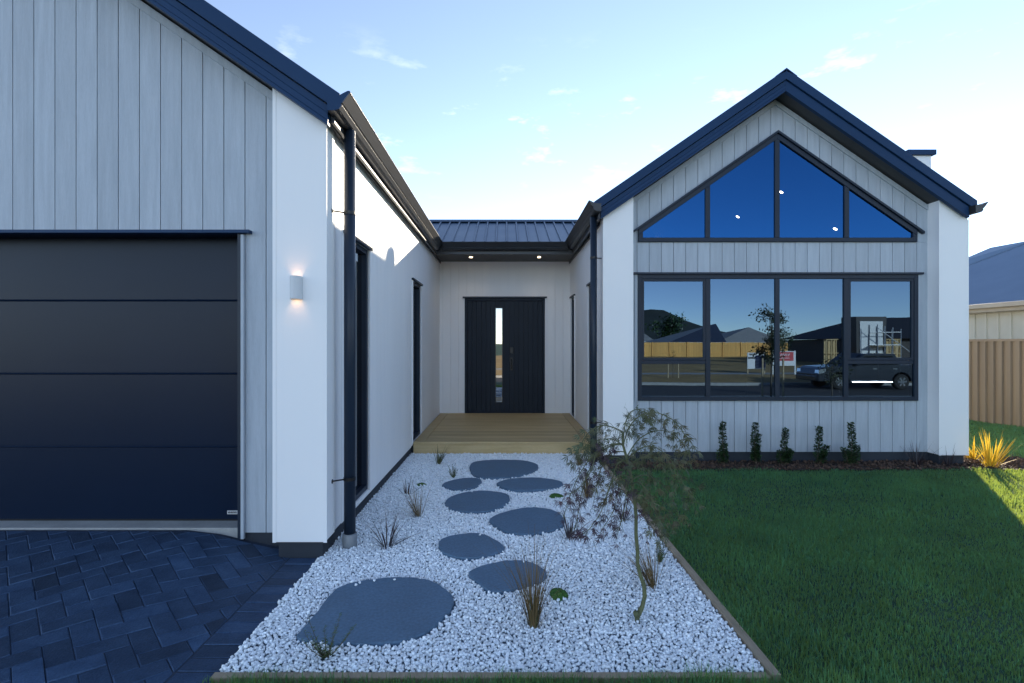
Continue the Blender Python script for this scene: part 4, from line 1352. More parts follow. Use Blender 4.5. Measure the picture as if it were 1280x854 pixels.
# the weeping maple on its bare bent trunk
mroot_p = G(797, 780, 0.0)
MAPLE = thing('weeping_maple', 'young weeping maple with a thin bent trunk and lacy hanging leaves', 'tree', mroot_p)
MO = tuple(mroot_p)
D0 = mroot_p.y
tr = MB()
tp = [(797, 783), (796, 770), (799, 766), (803, 758), (806, 745), (805, 732), (800, 718), (797, 704), (797, 690), (795, 668), (795, 645), (793, 622), (789, 598), (784, 575), (779, 557), (778, 540)]
depth = [D0 + 0.006 * i for i in range(len(tp))]
tpts = [P(a, b, d) for (a, b), d in zip(tp, depth)]
tr.tube(tpts, [.016, .017, .014, .012, .0115, .011, .0105, .010, .0097, .0094, .009, .0088, .0084, .0078, .007, .005], 10)
tr.tube([P(796, 770, D0), P(794, 765, D0 - .005)], [.014, .012], 8)
rm = random.Random(99)
branches = [   # (foliage, [(px, py, depth offset)])
    ('g', [(779, 557, .08), (786, 535, .05), (800, 520, .0), (820, 516, -.06), (842, 526, -.1), (858, 548, -.12), (862, 566, -.12)]),
    ('g', [(784, 570, .08), (800, 548, .15), (825, 538, .25), (848, 548, .3), (862, 572, .33)]),
    ('g', [(778, 540, .1), (768, 535, .05), (752, 532, .0), (735, 542, -.05), (724, 560, -.08), (720, 572, -.08)]),
    ('g', [(779, 550, .1), (782, 528, .16), (790, 514, .2), (806, 512, .25), (820, 524, .28)]),
    ('g', [(786, 585, .06), (802, 572, -.05), (822, 574, -.12), (842, 590, -.18), (858, 612, -.2), (866, 628, -.2)]),
    ('g', [(789, 600, .06), (806, 594, .1), (826, 604, .18), (842, 626, .22), (850, 652, .24)]),
    ('g', [(790, 605, .06), (800, 604, -.1), (814, 622, -.16), (822, 648, -.18), (828, 668, -.18)]),
    ('g', [(788, 598, .06), (776, 594, -.08), (764, 604, -.12), (757, 622, -.14)]),
    ('g', [(785, 580, .06), (772, 572, .15), (758, 576, .22), (748, 592, .25)]),
    ('g', [(792, 615, .06), (806, 616, .0), (820, 634, .02), (834, 660, .0)]),
    ('g', [(781, 560, .08), (768, 550, .2), (748, 550, .28), (734, 562, .3)]),
    ('g', [(784, 575, .08), (798, 562, -.12), (816, 558, -.2), (836, 572, -.25), (850, 596, -.26)]),
    ('p', [(779, 555, .1), (762, 556, .15), (742, 568, .22), (724, 594, .26), (712, 622, .28), (704, 648, .28)]),
    ('p', [(779, 555, .1), (758, 560, .2), (740, 580, .3), (728, 612, .34), (722, 645, .36), (718, 660, .36)]),
    ('p', [(782, 565, .1), (764, 566, .28), (752, 584, .38), (746, 610, .42), (740, 636, .44)]),
    ('p', [(784, 575, .1), (772, 580, .05), (764, 604, -.02), (752, 638, -.05), (736, 662, -.06), (726, 668, -.06)]),
    ('p', [(786, 585, .1), (776, 592, .2), (772, 616, .28), (766, 640, .3), (752, 662, .3)]),
    ('p', [(788, 596, .1), (783, 606, .0), (782, 628, -.05), (776, 652, -.06), (772, 668, -.06)]),
    ('p', [(745, 566, .2), (738, 590, .1), (722, 612, .06), (708, 618, .05)]),
    ('p', [(792, 618, .06), (802, 632, .1), (808, 650, .12), (812, 664, .12)]),
]
lg, lp = MB(), MB()


def lace_leaf(m_, c, droop, size, shade):
    """a dissected palmate leaf: seven thin lobes fanned round the stalk"""
    axis = droop.normalized()
    sd = axis.cross(Vector((rm.gauss(0, 1), rm.gauss(0, 1), rm.gauss(0, .4))))
    if sd.length < 1e-3: return
    sd.normalize()
    nrm = axis.cross(sd)
    for k in (-2, -1, 0, 1, 2):
        a = k * rm.uniform(.34, .50)
        d = axis * math.cos(a) + sd * math.sin(a) + nrm * rm.uniform(-.15, .15)
        l_ = size * (1 - .09 * abs(k)) * rm.uniform(.8, 1.1)
        w_ = sd * math.cos(a) * size * .062 - axis * math.sin(a) * size * .062
        m_.add([c, c + d * l_ * .45 + w_, c + d * l_, c + d * l_ * .45 - w_], [(0, 1, 2, 3)], shade)


for kind, pl in branches:
    pts3 = [P(a, b, D0 + o_) for a, b, o_ in pl]
    dense = []
    for i in range(len(pts3) - 1):
        p0, p1, p2, p3 = pts3[max(i - 1, 0)], pts3[i], pts3[i + 1], pts3[min(i + 2, len(pts3) - 1)]
        for s_ in range(5):
            t = s_ / 5
            dense.append(0.5 * ((2 * p1) + (p2 - p0) * t + (2 * p0 - 5 * p1 + 4 * p2 - p3) * t * t + (3 * p1 - p0 - 3 * p2 + p3) * t ** 3))
    dense.append(pts3[-1])
    n = len(dense)
    tr.tube(dense, [.0031 * (1 - .8 * i / n) + .0006 for i in range(n)], 6)
    for i in range(3, n):
        t = i / n
        for rep in range(3):
            if rm.random() < (.35 if kind == 'p' else .12): continue
            out = Vector((rm.gauss(0, 1), rm.gauss(0, 1), rm.gauss(0, .3))).normalized()
            tw = dense[i] + out * rm.uniform(.008, .065) + Vector((0, 0, rm.uniform(-.055, .014)))
            tr.tube([dense[i], (dense[i] + tw) / 2 + Vector((0, 0, .006)), tw], [.0012, .001, .0007], 4, cap=False)
            dr = (out * .7 + Vector((0, 0, -1)) * rm.uniform(.25, 1.1) + (dense[i] - dense[i - 1]).normalized() * .6)
            lace_leaf(lp if kind == 'p' else lg, tw, dr, rm.uniform(.030, .054), min(max(rm.gauss(.5, .28), 0), 1))
tr.build('trunk', M['maple_bark'], MAPLE, MO, smooth=True)
lg.build('crown', M['maple_green'], MAPLE, MO)
o = lp.build('drooping_foliage', M['maple_purple'], MAPLE, MO)
o['label'] = 'dark purple lacy leaves hanging low'

# ------------------------------------------------------------------ lamps
lx, ly, lz = -1.428, 3.48, 1.862
LAMP = thing('wall_lamp', 'white up and down wall lamp glowing on the white pilaster', 'wall lamp', (lx, ly, lz))
mb = MB()
hw, hh = 0.038, 0.078
pts = []
for k in range(13):                    # half round shell, open above and below
    a = math.pi * k / 12
    pts.append((-hw * math.cos(a), -0.078 * math.sin(a)))
for (z0, z1) in ((-hh, hh),):
    b = len(mb.v)
    for (r_, zz_) in ((1, z0), (1, z1), (.93, z1), (.93, z0)):
        mb.v.extend([(p[0] * r_, p[1] * r_, zz_) for p in pts])
    n = len(pts)
    for q in range(4):
        q2 = (q + 1) % 4
        for k in range(n - 1):
            mb.face((b + q * n + k, b + q * n + k + 1, b + q2 * n + k + 1, b + q2 * n + k))
mb.box(-hw * .9, hw * .9, -0.008, -0.001, -hh * .9, hh * .9)
mb.prism([(p[0] * .92, p[1] * .92) for p in pts], 'z', -0.02, 0.02)
mb.build('lamp_shade', M['lamp_white'], LAMP)
for s in (-1, 1):
    mb = MB(); mb.lathe([(0.016, 0.0), (0.016, 0.004)], (0, -0.034, s * 0.024 - .002), 12); mb.build('lamp_light', M['warm_light'], LAMP)
    ld = bpy.data.lights.new('lamp_beam', 'SPOT')
    ld.energy = 0.24; ld.color = (1.0, 0.50, 0.20); ld.spot_size = math.radians(105); ld.spot_blend = 1.0; ld.shadow_soft_size = 0.02
    lo = bpy.data.objects.new('lamp_beam', ld); COL.objects.link(lo)
    lo.parent = LAMP; lo.location = (0, -0.040, s * 0.032)
    lo.rotation_euler = (math.radians(180) if s > 0 else 0, 0, 0)


def downlight(label, c, nrm, r=0.045, beam=0, lamp='downlight'):
    root = thing('downlight', label, 'downlight', c, 'small round downlights')
    q = Vector(nrm).to_track_quat('Z', 'Y')
    root.rotation_mode = 'QUATERNION'; root.rotation_quaternion = q
    m1 = MB(); m1.lathe([(r * 1.25, 0.0), (r * 1.25, 0.006), (r * 1.05, 0.008)], (0, 0, 0), 20); m1.build('trim_ring', M['lamp_white'], root)
    m2 = MB(); m2.lathe([(r, 0.0082), (r, 0.0105)], (0, 0, 0), 20); m2.build('light_disc', M[lamp], root)
    if beam:
        ld = bpy.data.lights.new('downlight_beam', 'SPOT'); ld.energy = beam; ld.color = (1.0, 0.80, 0.58)
        ld.spot_size = math.radians(125); ld.spot_blend = 0.8; ld.shadow_soft_size = 0.04
        lo = bpy.data.objects.new('downlight_beam', ld); COL.objects.link(lo); lo.parent = root
        lo.location = (0, 0, 0.014); lo.rotation_euler = (math.pi, 0, 0)


downlight('small warm downlight in the dark soffit, on the garage side of the entry', (-0.62, 9.08, 3.037), (0, 0, -1), .030, 2.2)
downlight('small warm downlight in the dark soffit, on the window wing side of the entry', (0.60, 9.08, 3.037), (0, 0, -1), .030, 2.2)
ceil = lambda x: roof_r(x) - 0.42
for lab, px, py in (('downlight behind the glass right of the tall gable mullion', 977.5, 239), ('downlight behind the second pane of the gable window', 923, 270),
                    ('downlight low in the third pane of the gable window', 1045, 285), ('faint downlight behind the leftmost gable pane', 830, 269)):
    best = None
    for k in range(400):
        yy = 6.7 + k * 0.012
        q = P(px, py, yy)
        if 1.4 < q.x < 5.45 and q.z > ceil(q.x) - .004: best = q; break
    if best is None: best = P(px, py, 11.3)
    sgn = -1 if best.x < RX else 1
    downlight(lab, best - Vector((sgn * SL, 0, 1)).normalized() * .012, (-sgn * SL, 0, -1), .030, 0, 'room_downlight')

# ------------------------------------------------------------------ side fence and neighbour's house
FNC = thing('steel_fence', 'brown corrugated steel boundary fence on the sunny side', 'fence', (9.1, 10, 0))
mb = MB()
y = 2.0; x0 = 9.1
prof_y = [(0.0, 0), (0.075, 0), (0.088, .03), (0.145, .03), (0.158, 0)]
per = 0.16
line = []
while y < 26:
    for a, b in prof_y[:-1]: line.append((y + a, b))
    y += per
for i in range(len(line) - 1):
    (ya_, xa), (yb2, xb2) = line[i], line[i + 1]
    mb.add([(x0 - xa, ya_, -0.12), (x0 - xb2, yb2, -0.12), (x0 - xb2, yb2, 1.53), (x0 - xa, ya_, 1.53)], [(0, 1, 2, 3)], random.random())
mb.build('steel_sheet', M['brown_steel'], FNC, (9.1, 10, 0))
mb = MB(); mb.box(x0 - .04, x0 + .015, 2.0, 26, 1.525, 1.57); mb.build('top_rail', M['brown_steel'], FNC, (9.1, 10, 0))
k = 0
y = 2.2
while y < 25:
    mb = MB(); mb.box(x0 + .003, x0 + .063, y - .03, y + .03, -.1, 1.52); mb.build('post', M['brown_steel'], FNC, (9.1, 10, 0)); y += 2.4

NH = thing('neighbour_house', 'cream board and batten house with a blue grey metal roof beyond the brown fence', 'house', (15, 10, 0)); NO = (15, 10, 0)
mb = MB(); mb.box(11.55, 19, 8.2, 17.2, 0, 2.36); mb.build('wall', M['cream'], NH, NO)
mb = MB()
y = 8.3
while y < 17.2:
    mb.box(11.52, 11.551, y - .022, y + .022, 0, 2.36, .7); y += 0.30
mb.build('batten', M['cream'], NH, NO)
mb = MB(); mb.box(11.30, 11.548, 8.0, 17.4, 2.22, 2.26); mb.build('eave_soffit', M['beige_metal'], NH, NO)
mb = MB(); mb.box(11.26, 11.298, 8.0, 17.4, 2.22, 2.36); mb.box(11.14, 11.26, 8.0, 17.4, 2.31, 2.415); nf = mb.build('gutter', M['beige_metal'], NH, NO, bevel=.01)


def corr_roof(m_, eave0, eave1, ridge0, ridge1, pitch_len=0.10, amp=0.012):
    e0, e1, r0, r1 = map(Vector, (eave0, eave1, ridge0, ridge1))
    nrm = (e1 - e0).cross(r0 - e0).normalized()
    if nrm.z < 0: nrm = -nrm
    n = int((e1 - e0).length / (pitch_len / 4))
    b = len(m_.v)
    for i in range(n + 1):
        t = i / n
        o_ = nrm * amp * math.sin(i * math.pi / 2)
        m_.v.append(tuple(e0.lerp(e1, t) + o_)); m_.v.append(tuple(r0.lerp(r1, t) + o_))
    for i in range(n):
        m_.face((b + 2 * i, b + 2 * i + 2, b + 2 * i + 3, b + 2 * i + 1))


mb = MB()
PT = 0.466
hz = lambda x: 2.39 + PT * (x - 11.2)
ex, ry = 11.2, 17.6
# the face towards us: eave along y, cut by the hip at its far end
def hip_face(m_, y_near, y_far, x_e, x_r, hipk):
    n = int((y_far - y_near) / 0.025)
    b = len(m_.v)
    cnt = 0
    for i in range(n + 1):
        y_ = y_near + (y_far - y_near) * i / n
        xr_ = min(x_r, x_e + (y_far - y_) * hipk)
        w_ = .012 * math.sin(i * math.pi / 2)
        m_.v.append((x_e, y_, hz(x_e) + w_)); m_.v.append((xr_, y_, hz(xr_) + w_))
    for i in range(n):
        m_.face((b + 2 * i, b + 2 * i + 2, b + 2 * i + 3, b + 2 * i + 1))
hip_face(mb, 7.9, 17.3, 11.2, 16.2, 2.36)
mb.add([(11.2, 17.3, hz(11.2)), (16.2, 15.18, hz(16.2)), (21.2, 17.3, hz(11.2))], [(0, 1, 2)])
mb.add([(11.25, 7.92, hz(11.2) - .03), (21.15, 7.92, hz(11.2) - .03), (16.2, 7.92, hz(16.2) - .02)], [(0, 1, 2)])
mb.add([(16.2, 7.9, hz(16.2)), (16.2, 15.18, hz(16.2)), (21.2, 17.3, hz(11.2)), (21.2, 7.9, hz(11.2))], [(0, 1, 2, 3)])
rf = mb.build('roof', M['blue_roof'], NH, NO)
mb = MB()
mb.tube([(11.3, 17.26, hz(11.3) + .02), (16.2, 15.18, hz(16.2) + .02)], .05, 6); mb.tube([(16.2, 15.18, hz(16.2) + .02), (16.2, 7.9, hz(16.2) + .02)], .05, 6)
sub(mb, 'hip_cap', M['blue_roof'], rf)
mb = MB()                                  # the further wing with a higher hip
a, b_, c = P(1190, 330, 23), P(1238, 309.5, 23), P(1290, 300, 22)
mb.add([P(1150, 395, 21.0), P(1330, 395, 19.0), (c.x + 2, c.y, c.z + .15), c, b_, a, P(1150, 350, 24)], [(0, 1, 2, 3, 4, 5, 6)])
q1 = [a, b_, c, Vector((c.x + 2, c.y, c.z + .15))]
for u, v_ in zip(q1, q1[1:]):
    mb.add([u, v_, v_ + Vector((0, 5, -2.3)), u + Vector((0, 5, -2.3))], [(0, 1, 2, 3)])
mb.build('roof', M['blue_roof'], NH, NO)
mb = MB(); mb.box(P(1160, 395, 21).x + .6, 26, 20.5, 27, 0, P(1150, 395, 21).z + .5); mb.build('wall', M['cream'], NH, NO)

# ------------------------------------------------------------------ across the street (seen in the window glass)
HL = MB()
zv = 900.0
n = 60
rh = random.Random(3)
hill_prof = [(640, 416), (700, 402), (760, 390), (800, 388), (814, 386.5), (830, 388), (850, 398), (870, 408), (900, 420), (940, 424), (1000, 426), (1100, 427), (1300, 428)]
front, back = [], []
for (px, py) in hill_prof:
    t = R(px, py, zv); front.append(t)
b0 = len(HL.v)
NR = 9
for i, t in enumerate(front):
    for k in range(NR):
        s_ = k / (NR - 1)
        HL.v.append((t.x + rh.uniform(-4, 4) * (k not in (0,)), t.y + 320 * (1 - s_) ** 1.2, -2 + (t.z + 2) * (s_ ** .9) + rh.uniform(-1.2, 1.2) * (k == NR - 1)))
for i in range(len(front) - 1):
    for k in range(NR - 1):
        a = b0 + i * NR + k
        HL.face((a, a + NR, a + NR + 1, a + 1))
for i in range(len(front) - 1):
    b = len(HL.v)
    u, w_ = front[i], front[i + 1]
    HL.add([u, w_, (w_.x, w_.y - 500, -2), (u.x, u.y - 500, -2)], [(0, 1, 2, 3)])
structure(HL.build('hill', M['hill']))

# paling fence
PF = thing('paling_fence', 'new pine paling fence in full sun across the street', 'fence', (25, -50, 0)); PO = (25, -50, 0)
yf = MIRROR - 63
mb = MB(); x = R(770, 430, 63).x; xe = R(985, 430, 63).x
while x < xe:
    mb.box(x, x + .145, yf, yf + .02, -0.1, 1.66 + random.uniform(-.015, .015), random.random()); x += .15
mb.build('palings', M['paling'], PF, PO)
mb = MB(); x = R(770, 430, 63).x
while x < xe:
    mb.box(x, x + .09, yf + .021, yf + .11, -.1, 1.7); x += 2.2
mb.box(R(770, 430, 63).x, xe, yf + .022, yf + .06, .3, .38); mb.box(R(770, 430, 63).x, xe, yf + .022, yf + .06, 1.3, 1.38)
mb.build('fence_post', M['paling'], PF, PO)


def gable_house(label, zv, x0p, x1p, eave_py, ridge_py, ra, rb, roof_m, side_m, wall_m, depth):
    """house across the street; its ridge runs along x from pixel ra to rb, hips at the ends"""
    e0, e1 = R(x0p, eave_py, zv), R(x1p, eave_py, zv)
    r0, r1 = R(ra, ridge_py, zv + depth / 2), R(rb, ridge_py, zv + depth / 2)
    base = Vector(((e0.x + e1.x) / 2, e0.y - depth / 2, 0))
    h = thing('house', label, 'house', base)
    mb = MB(); mb.box(e0.x + .5, e1.x - .5, e0.y - .5, e0.y - depth + .5, -0.2, e0.z - .02); mb.build('wall', M[wall_m], h, base)
    bk0, bk1 = Vector((e0.x, e0.y - depth, e0.z)), Vector((e1.x, e1.y - depth, e1.z))
    m1 = MB(); m1.add([e0, e1, r1, r0], [(0, 1, 2, 3)]); m1.add([bk1, bk0, r0, r1], [(0, 1, 2, 3)]); m1.build('roof', M[roof_m], h, base)
    m2 = MB(); m2.add([e0, r0, bk0], [(0, 1, 2)]); m2.add([e1, bk1, r1], [(0, 1, 2)]); m2.build('roof_hip', M[side_m], h, base)
    m3 = MB(); m3.box(e0.x - .02, e1.x + .02, e0.y, e0.y + .06, e0.z - .16, e0.z); m3.build('fascia', M['white_wall'], h, base)
    wsp = (e1.x - e0.x) / 4
    for k in range(3):
        wx = e0.x + wsp * (k + .8)
        m4 = MB(); m4.box(wx, wx + 1.3, e0.y - .52, e0.y - .46, .5, min(e0.z - .3, 1.9)); wi = m4.build('window', M['frame'], h, base)
    return h


gable_house('blue roofed house with a pale hip behind the pine fence', 72, 836, 908, 428, 405, 893, 895, 'navy_roof', 'grey_roof', 'white_wall', 14)
gable_house('low house with a navy slope and a grey hip, mid street', 76, 897, 985, 428, 409, 935, 936, 'grey_roof', 'grey_roof', 'brick', 14)
gable_house('small white gabled cottage at the end of the pine fence', 88, 770, 820, 427, 414, 790, 800, 'grey_roof', 'white_wall', 'white_wall', 12)

# house under construction with scaffolding
zv = 42.0
cbase = R(1090, 430, zv); cbase.z = 0
CH = thing('unfinished_house', 'half built black roofed house with a tall white panel and bare timber framing', 'house', cbase)
CO = tuple(cbase)
mb = MB(); e0, e1 = R(1072, 425, zv), R(1290, 425, zv); e0.z = e1.z = 1.95
r0, r1 = R(1078, 402, zv + 6), R(1190, 402, zv + 6); rz = R(1095, 397, zv + 6).z
r0.z = r1.z = rz
for (u, w_, q, s_) in ((e0, e1, r1, r0),):
    mb.add([u, w_, q, s_], [(0, 1, 2, 3)])
bk0, bk1 = Vector((e0.x, e0.y - 12, e0.z)), Vector((e1.x, e1.y - 12, e1.z))
mb.add([e0, r0, bk0], [(0, 1, 2)]); mb.add([e1, bk1, r1], [(0, 1, 2)]); mb.add([bk1, bk0, r0, r1], [(0, 1, 2, 3)])
mb.build('roof', M['black_roof'], CH, CO)
mb = MB(); mb.box(e0.x + .6, e1.x - .6, e0.y - .7, e0.y - 11.5, -.5, 1.9); mb.build('wall', M['brick'], CH, CO)
mb = MB(); p0, p1 = R(1060, 446, zv), R(1097, 398, zv); mb.box(p0.x, p1.x, p0.y + 1.0, p0.y - .8, -.4, p1.z + .1); blk = mb.build('parapet_block', M['black_roof'], CH, CO)
mb = MB(); p0, p1 = R(1064, 448, zv), R(1092, 402, zv); mb.box(p0.x, p1.x, p0.y + 1.0, p0.y + 1.06, .2, p1.z); sub(mb, 'white_panel', M['white_wall'], blk)
for (ax, bx) in ((1031, 1046), (1098, 1124)):
    mb = MB(); a, b = R(ax, 446, zv), R(bx, 424, zv)
    w0, w1 = a.x, b.x
    k = w0
    while k <= w1: mb.box(k, k + .06, a.y + .1, a.y + .2, -.3, 1.9); k += .4
    for hz_ in (-.28, .7, 1.84): mb.box(w0, w1, a.y + .101, a.y + .199, hz_, hz_ + .06)
    mb.build('timber_framing', M['frame_timber'], CH, CO)
    mb = MB(); mb.box(w0, w1, a.y - .2, a.y - .1, -.4, 1.85); mb.build('plywood', M['frame_timber'], CH, CO)
sbase = R(1112, 446, zv - 2); sbase.z = -.2
SCF = thing('scaffold', 'grey tube scaffold against the half built house', 'scaffold', sbase)
mb = MB(); a, b = R(1097, 446, zv - 2), R(1126, 405, zv - 2)
for k in range(4):
    xx = a.x + (b.x - a.x) * k / 3
    for yy in (a.y, a.y - .9): mb.tube([(xx, yy, -.3), (xx, yy, b.z - .4 * k / 3)], .035, 6)
for hz_ in (.4, 1.4, 2.4):
    for yy in (a.y, a.y - .9): mb.tube([(a.x, yy, hz_), (b.x, yy, hz_)], .03, 6)
mb.tube([(a.x, a.y, 2.8), (b.x + 1, a.y, .6)], .03, 6)
mb.build('tube_frame', M['galv'], SCF, tuple(sbase))
mb = MB(); mb.box(a.x, b.x, a.y - .9, a.y, 1.3, 1.36); mb.build('scaffold_plank', M['stake'], SCF, tuple(sbase))


# trees across the street and on the verge
def leafy_tree(label, base, h, cr, trunk_r, seed, n, lsz, mat, crown_lo=0.35, squash=1.0, clumps=14):
    rr = random.Random(seed)
    root = thing('tree', label, 'tree', base)
    t = MB()
    t.tube([(0, 0, -.1), (.02 * h * .2, 0, h * .3), (.0, .02 * h * .2, h * .6), (0.01, 0, h * .9)], [trunk_r, trunk_r * .8, trunk_r * .55, trunk_r * .2], 8)
    lf = MB()
    cs = []
    for i in range(clumps):
        a = rr.uniform(0, 6.28); rad = cr * rr.uniform(.25, 1.0); z = h * rr.uniform(crown_lo, 1.0)
        rad *= (1.15 - abs((z / h - .62)) * 1.4)
        c = Vector((rad * math.cos(a), rad * math.sin(a), z))
        cs.append(c)
        t.tube([(0, 0, z * .72), c * .6 + Vector((0, 0, z * .35)), c], [trunk_r * .3, trunk_r * .2, trunk_r * .06], 5)
    for c in cs:
        sh0 = rr.gauss(.5, .2)
        for k in range(n // clumps):
            p = c + Vector((rr.gauss(0, 1), rr.gauss(0, 1), rr.gauss(0, .8))) * cr * .24
            d = Vector((rr.gauss(0, 1), rr.gauss(0, 1), rr.gauss(0, 1))).normalized(); s_ = d.cross(Vector((rr.random(), rr.random(), rr.random()))).normalized()
            l_ = lsz * rr.uniform(.6, 1.2)
            lf.add([p, p + d * l_ * .5 + s_ * l_ * .3, p + d * l_, p + d * l_ * .5 - s_ * l_ * .3], [(0, 1, 2, 3)], min(max(sh0 + rr.gauss(0, .15), 0), 1))
    t.build('trunk', M['bark'], root); lf.build('crown', M[mat], root)
    return root


ty = MIRROR - 16.6
tb = R(964, 470, 16.6); tb = Vector((tb.x, ty, ground_z(ty)))
leafy_tree('slim young street tree tied between stakes on the verge', tb, R(964, 386, 16.6).z - tb.z, 0.52, 0.035, 4, 1700, .10, 'tree_leaf', .42, clumps=16)
for i, px in enumerate((953, 979)):
    p = R(px, 470, 15.9 if i == 0 else 16.2)
    mb = MB(); zg = ground_z(p.y)
    mb.add([(-.025, -.025, -.2), (.025, -.025, -.2), (.025, .025, -.2), (-.025, .025, -.2), (-.022, -.022, 1.25), (.022, -.022, 1.25), (.022, .022, 1.25), (-.022, .022, 1.25)],
           [(0, 3, 2, 1), (4, 5, 6, 7), (0, 1, 5, 4), (1, 2, 6, 5), (2, 3, 7, 6), (3, 0, 4, 7)])
    o = mb.build('tree_stake', M['stake']); o.location = (p.x, p.y, zg)
    tag(o, ('pale timber stake on the pine fence side of the slim street tree' if i == 0 else 'pale timber stake on the truck side of the slim street tree'), 'stake', 'stakes by the young street trees')
ty = MIRROR - 31
tb = R(841, 450, 31); tb = Vector((tb.x, ty, ground_z(ty)))
leafy_tree('thin bare-stemmed sapling on the far verge before the pine fence', tb, 1.6, 0.22, 0.02, 8, 120, .08, 'tree_leaf', .6, clumps=8)
for i, px in enumerate((835, 848)):
    p = R(px, 470, 30.8)
    mb = MB(); mb.box(-.03, .03, -.03, .03, -.2, 1.15); o = mb.build('tree_stake', M['stake']); o.location = (p.x, p.y, ground_z(p.y))
    tag(o, ('short stake on the hill side of the far verge sapling' if i == 0 else 'short stake on the truck side of the far verge sapling'), 'stake', 'stakes by the young street trees')
tb = R(838, 427, 95); tb.z = 0.1
leafy_tree('dark round tree behind the blue roofed house', tb, R(838, 398, 95).z, 3.0, .25, 9, 1800, .55, 'shrub', .35, clumps=18)
tb = R(978, 427, 40); tb.z = -.2
leafy_tree('small dark tree between the signs and the black roof', tb, R(978, 418, 40).z + .6, 0.8, .06, 10, 600, .16, 'shrub', .3, clumps=12)
tb = R(1040, 452, 21); tb = Vector((tb.x, MIRROR - 21, ground_z(MIRROR - 21)))
leafy_tree('loose yellow green street shrub standing before the parked truck', tb, 1.75, 0.5, .03, 12, 420, .10, 'tree_leaf', .45, clumps=14)


# signs across the street
def sign_board(label, px0, px1, py0, py1, foot_py, zv, build):
    a, b = R(px0, py0, zv), R(px1, py1, zv)
    f = R((px0 + px1) / 2, foot_py, zv); zf = min(ground_z(f.y), f.z)
    root = thing('sign', label, 'sign', (f.x, f.y, zf))
    build(root, (f.x, f.y, zf), a, b, zf)


def red_sign(root, o_, a, b, zf):
    y_ = a.y
    mb = MB(); mb.box(a.x, b.x, y_ - .03, y_, b.z, a.z); brd = mb.build('sign_panel', M['sign_white'], root, o_)
    w_, h_ = b.x - a.x, a.z - b.z
    mb = MB(); mb.box(a.x + .07 * w_, b.x - .10 * w_, y_ + .001, y_ + .006, b.z + h_ * .34, a.z - h_ * .06); sub(mb, 'red_field', M['sign_red'], brd)
    mb = MB()                              # a slanted word and a line below, too small in the photo to read
    for k in range(7):
        xx = a.x + w_ * (.14 + .085 * k); z0 = b.z + h_ * .66; s_ = .03 * w_
        mb.prism([(xx, z0), (xx + .03 * w_, z0), (xx + .05 * w_ + s_, z0 + h_ * .17), (xx + .02 * w_ + s_, z0 + h_ * .17)], 'y', y_ + .007, y_ + .010)
        if k % 2 == 0:
            mb.box(xx + .02 * w_, xx + .075 * w_, y_ + .0072, y_ + .0098, z0 + h_ * .07, z0 + h_ * .10)
    for k in range(9):
        xx = a.x + w_ * (.24 + .055 * k); mb.box(xx, xx + .035 * w_, y_ + .007, y_ + .010, b.z + h_ * .50, b.z + h_ * .55)
    sub(mb, 'lettering', M['sign_white'], brd)
    for xx in (a.x + .02, b.x - .03):
        mb = MB(); mb.box(xx - .04, xx + .04, y_ - .10, y_ - .031, zf - .2, a.z + .03); mb.build('leg', M['sign_white'], root, o_)


def blue_sign(root, o_, a, b, zf):
    y_ = a.y
    mb = MB(); mb.box(a.x, b.x, y_ - .03, y_, b.z, a.z); brd = mb.build('sign_panel', M['sign_white'], root, o_)
    w_, h_ = b.x - a.x, a.z - b.z
    mb = MB(); mb.box(a.x + .42 * w_, b.x - .02 * w_, y_ + .001, y_ + .006, b.z + h_ * .06, a.z - h_ * .17); sub(mb, 'blue_field', M['sign_blue'], brd)
    mb = MB()
    mb.box(a.x + .02 * w_, a.x + .38 * w_, y_ + .001, y_ + .005, b.z + h_ * .62, b.z + h_ * .72)
    for k in range(6): mb.box(a.x + w_ * (.08 + .06 * k), a.x + w_ * (.12 + .06 * k), y_ + .001, y_ + .005, a.z - h_ * .14, a.z - h_ * .06)
    sub(mb, 'dark_lettering', M['sign_ink'], brd)
    mb = MB()
    for k in range(7): mb.box(a.x + .46 * w_, a.x + (.60 + .02 * (k % 2)) * w_, y_ + .007, y_ + .010, b.z + h_ * (.12 + .09 * k), b.z + h_ * (.15 + .09 * k))
    sub(mb, 'white_lettering', M['sign_white'], brd)
    for xx in (a.x + .05, b.x - .05):
        mb = MB(); mb.box(xx - .04, xx + .04, y_ - .10, y_ - .031, zf - .2, a.z - .05); mb.build('leg', M['stake'], root, o_)


sign_board('red and white sign board on two white legs across the street', 966, 995, 439, 457.5, 468.5, 33.5, red_sign)
sign_board('white and slate blue site sign behind the slim street tree', 934, 957, 441, 461, 466, 34.5, blue_sign)

# the dark pickup parked along the far kerb, nose towards the pine fence
zv = 25.2
fx, rx_ = R(1022, 480, zv).x, R(1170, 480, zv).x
py_ = MIRROR - zv                       # near side plane of the truck
zg = -0.796
TK = thing('pickup_truck', 'dark blue double cab pickup parked along the far kerb', 'truck', ((fx + rx_) / 2, py_ - .9, zg)); TO = ((fx + rx_) / 2, py_ - .9, zg)
Lh = rx_ - fx                           # about 6.4 m seen; the truck keeps a real 5.35 m
LT = 5.35
def TX(u): return fx + u * Lh / LT * 1.0
wb0, wb1 = R(1050, 480, zv).x, R(1127, 480, zv).x
wr = 0.39
body = [(fx + .02, zg + .42), (fx, zg + .75), (fx + .10, zg + 1.02), (fx + .35, zg + 1.12), (fx + 1.55, zg + 1.20), (fx + 2.35, zg + 1.80), (fx + 3.85, zg + 1.80),
        (fx + 4.15, zg + 1.22), (rx_ - .04, zg + 1.22), (rx_, zg + .75), (rx_ - .03, zg + .46)]
